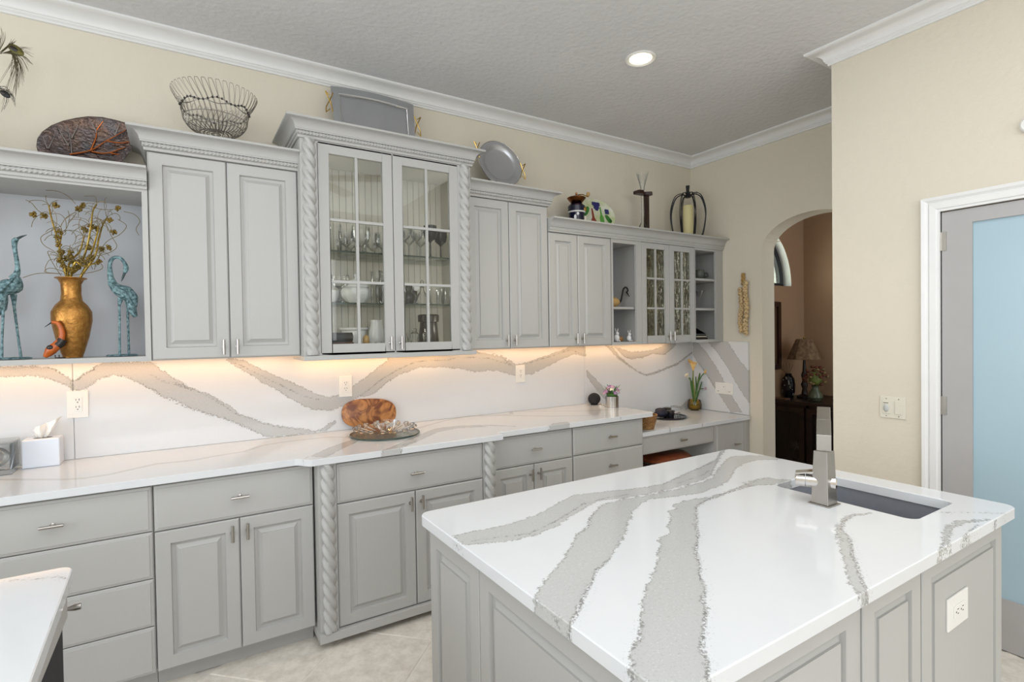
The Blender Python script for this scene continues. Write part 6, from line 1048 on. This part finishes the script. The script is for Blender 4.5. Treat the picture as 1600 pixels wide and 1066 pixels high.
# end shelves: mug, plates, glasses, telephone ornament
zq = 1.9225; t = thing('stoneware_mug', 'grey green stoneware mug on the top end shelf', 'mug', (3.862, -.21, zq)); obj('cup', G().lathe([(0, zq), (.032, zq), (.050, zq + .03), (.052, zq + .06), (.042, zq + .088), (.039, zq + .088), (.047, zq + .058), (0, zq + .02)], (3.862, -.21, 0), 24), M['stone'], t, smooth=True); obj('handle', G().tube(spl([(3.905, -.22, zq + .065), (3.94, -.235, zq + .060), (3.945, -.235, zq + .035), (3.905, -.22, zq + .02)], 5), .006, 8), M['stone'], t, smooth=True)
for i in range(4): tag(obj('saucer', G().lathe([(0, zq + .012 * i), (.035, zq + .012 * i), (.062, zq + .0095 + .012 * i), (.061, zq + .0115 + .012 * i), (0, zq + .0035 + .012 * i)], (3.745, -.20, 0), 24), M['stone'], smooth=True, base=(3.745, -.2, zq + .012 * i)), '%s saucer of the stoneware stack beside the mug' % ('bottom', 'second lowest', 'second highest', 'top')[i], 'saucer', 'stoneware saucers on the top end shelf')
MAR = [(0, .001), (.030, .001), (.031, .003), (.004, .008), (.0045, .095), (.006, .100), (.048, .155), (.0465, .155), (.004, .104), (0, .102)]
for i, (x, y) in enumerate(((3.85, -.22), (3.76, -.15))): lat('martini_glass', 'glass', ('front martini glass on the middle end shelf', 'back martini glass on the middle end shelf')[i], MAR, (x, y, 1.6716), 'dimple', 'martini glasses on the middle end shelf')
zq = ZN; t = thing('piano_ornament', 'small black grand piano ornament on the lowest end shelf', 'ornament', (3.80, -.20, zq)); obj('body', G().prism([(3.735, -.26), (3.885, -.26), (3.885, -.18), (3.84, -.13), (3.735, -.12)], zq + .014, zq + .040), M['blackg'], t, bevel=.002)
obj('lid', G().add([(3.735, -.255, zq + .105), (3.740, -.255, zq + .109), (3.885, -.255, zq + .050), (3.885, -.255, zq + .046), (3.735, -.13, zq + .105), (3.740, -.13, zq + .109), (3.885, -.15, zq + .050), (3.885, -.15, zq + .046)], [(0, 1, 2, 3), (7, 6, 5, 4), (0, 4, 5, 1), (1, 5, 6, 2), (2, 6, 7, 3), (3, 7, 4, 0)]), M['blackg'], t)
obj('base', G().box(3.73, -.265, zq, 3.90, -.12, zq + .012), M['mahog'], t, bevel=.002); obj('keyboard', G().box(3.75, -.272, zq + .02, 3.87, -.261, zq + .028), M['cream'], t)
# ------------------------------------------------------------------ room beyond the arch
t = thing('console', 'dark wooden console cabinet with glass doors in the room beyond the arch', 'cabinet', (5.64, -.3, 0)); x0, x1, y0, y1, zh = 5.20, 5.895, -1.25, -.02, .76
obj('top', G().box(x0 - .03, y0 - .02, zh - .03, x1, y1 + .0, zh), M['darkwood'], t, bevel=.004); g = G().box(x0, y0, .0, x0 + .02, y1, .09).box(x0 + .3, y0, 0, x1, y1, zh - .03).box(x0, y0, .09, x0 + .3, y1, .11)
for y in (y0, -.84, -.43, y1 - .03): g.box(x0, y, .11, x0 + .3, y + .03, zh - .03)
g.box(x0, y0, zh - .06, x0 + .3, y1, zh - .0305); obj('body', g, M['darkwood'], t)
for y in (-1.21, -.80, -.39):
    d_ = obj('door', G().box(x0 - .018, y, .12, x0 - .001, y + .05, .70).box(x0 - .018, y + .33, .12, x0 - .001, y + .37, .70).box(x0 - .018, y + .05, .12, x0 - .001, y + .33, .17).box(x0 - .018, y + .05, .65, x0 - .001, y + .33, .70), M['darkwood'], t); obj('pane', G().box(x0 - .011, y + .05, .17, x0 - .006, y + .33, .65), M['pane'], d_)
zc = zh + .0005
for i, y in enumerate((-.16, -.24)): lat('wine_glass', 'glass', 'wine glass inside the dark console, %s' % ('left', 'right')[i], WINE, (5.40, y, .12), 'glass', 'wine glasses in the dark console')
LX, LY = 5.50, -.222; t = thing('table_lamp', 'table lamp with a flared brown floral shade on the dark console', 'lamp', (LX, LY, zc)); obj('shade', G().lathe([(.166, 1.165), (.168, 1.170), (.080, 1.375), (.078, 1.375), (.164, 1.167)], (LX, LY, 0), 8), M['shade'], t)
obj('base', G().lathe([(0, zc), (.07, zc), (.072, zc + .02), (.03, zc + .04), (.022, zc + .10), (.035, zc + .14), (.02, zc + .18), (.032, zc + .24), (.018, zc + .28), (.012, zc + .40), (.01, zc + .55), (0, zc + .55)], (LX, LY, 0), 16), M['darkwood'], t, smooth=True); obj('finial', G().ball((LX, LY, 1.385), .012).tube([(LX, LY, 1.30), (LX, LY, 1.375)], .003), M['brass'], t, smooth=True)
vx, vy = 5.60, .0; vy = -.02 + .0
vx, vy = float(at(1232, 590, 'y', -.075)[0]) + .02, -.075; t = tag(obj('black_vase', G().lathe([(0, zc), (.045, zc), (.062, zc + .06), (.066, zc + .13), (.055, zc + .20), (.030, zc + .24), (.034, zc + .25), (.028, zc + .25), (0, zc + .23)], (vx - .02, vy + .0, 0), 24), M['blackg'], smooth=True, base=(vx, vy, zc)), 'tall glossy black vase with white specks on the console', 'vase')
rv_ = random.Random(2)
for k in range(14):
    a = rv_.uniform(2.4, 4.6); z = zc + .03 + .014 * k; r = .0665 - abs(z - zc - .12) * .12; obj('speck', G().ball((vx - .02 + r * cos(a), vy + r * sin(a), z), .005, 6, 4), M['ceramic'], t)
t = thing('dry_stems', 'thin dry stems fanning out of the black vase', 'dried flowers', (vx - .02, vy, zc + .25))
for k in range(7): a = -1.9 + k * .42; obj('stem', G().tube(spl([(vx - .02, vy, zc + .23), (vx - .02 + .02 * sin(a), vy - .03 * a, zc + .29), (vx - .03, min(-.012, vy - .09 * a), zc + .30 + .06 * cos(a))], 5), .002, 4), M['twig'], t, smooth=True)
wx, wy = float(at(1274, 590, 'y', -.40)[0]) + .0, -.40; lat('celadon_vase', 'vase', 'pale green vase holding rust coloured flowers on the console', [(0, .001), (.045, .001), (.068, .035), (.062, .07), (.035, .11), (.030, .135), (.036, .15), (.031, .15), (.026, .135), (0, .10)], (wx, wy, zc), 'celadon')
t = thing('rust_flowers', 'bunch of rust red flowers in the pale green vase', 'flowers', (wx, wy, zc + .15)); obj('foliage', G().ball((wx, wy, zc + .22), (.06, .06, .07), 12, 8), M['olive'], t, smooth=True)
for k in range(34): v_ = Vector((rv_.gauss(0, 1), rv_.gauss(0, 1), rv_.gauss(.25, 1))).normalized(); obj('blossom', G().ball((wx + v_.x * .105, wy + v_.y * .105, zc + .245 + v_.z * .10), (.020, .020, .014), 7, 5), M['leaf_red' if k % 3 else 'twig'], t)
tag(obj('lantern', G().box(5.50, -.58, zc, 5.58, -.50, zc + .02).box(5.505, -.575, zc + .02, 5.515, -.565, zc + .2).box(5.565, -.575, zc + .02, 5.575, -.565, zc + .2).box(5.505, -.515, zc + .02, 5.515, -.505, zc + .2).box(5.565, -.515, zc + .02, 5.575, -.505, zc + .2).lathe([(.06, zc + .2), (.02, zc + .25), (0, zc + .26)], (5.54, -.54, 0), 4), M['black']), 'small dark lantern at the right end of the visible console', 'lantern')
tag(obj('book', G().box(5.36, -.16, zc, 5.52, -.0, zc + .012) if False else G().box(5.19, -.205, zc, 5.27, -.03, zc + .015), M['book2'], bevel=.002), 'flat brown book on the front edge of the console', 'book')
t = thing('picture_frame', 'dark framed picture on the side wall beyond the arch', 'picture', (5.14, -.02, 1.5)); g = G(); fx0, fx1, fz0, fz1 = 4.75, 5.405, 1.06, 1.77
g.box(fx0, -.035, fz0, fx0 + .05, -.001, fz1).box(fx1 - .05, -.035, fz0, fx1, -.001, fz1).box(fx0 + .05, -.035, fz0, fx1 - .05, -.001, fz0 + .05).box(fx0 + .05, -.035, fz1 - .05, fx1 - .05, -.001, fz1); obj('frame', g, M['mahog'], t, bevel=.003); obj('canvas', G().box(fx0 + .05, -.012, fz0 + .05, fx1 - .05, -.003, fz1 - .05), PM('brown_picture', (.12, .07, .04)), t)

FX, FYY = 1.0, -2.35; t = thing('ceiling_fan', 'white ceiling fan above the frame, mirrored in the glass doors', 'fan', (FX, FYY, HC))
obj('motor', G().lathe([(0, HC), (.07, HC), (.07, HC - .03), (.015, HC - .05), (.015, HC - .12), (.09, HC - .14), (.11, HC - .18), (.09, HC - .22), (0, HC - .22)], (FX, FYY, 0), 28), M['trim'], t, smooth=True); obj('light_bowl', G().lathe([(.09, HC - .222), (.085, HC - .26), (.05, HC - .29), (0, HC - .30)], (FX, FYY, 0), 28), M['ceramic'], t, smooth=True)
for k in range(5):
    a = 2 * pi * k / 5 + .5; R_ = Matrix.Translation((FX, FYY, HC - .19)) @ Matrix.Rotation(a, 4, 'Z') @ Matrix.Rotation(radians(10), 4, 'X')
    obj('blade', G().prism([(.10, -.02), (.18, -.055), (.58, -.065), (.62, -.04), (.62, .04), (.58, .065), (.18, .055), (.10, .02)], -.003, .003, 'z').xf(R_), M['trim'], t, bevel=.001)
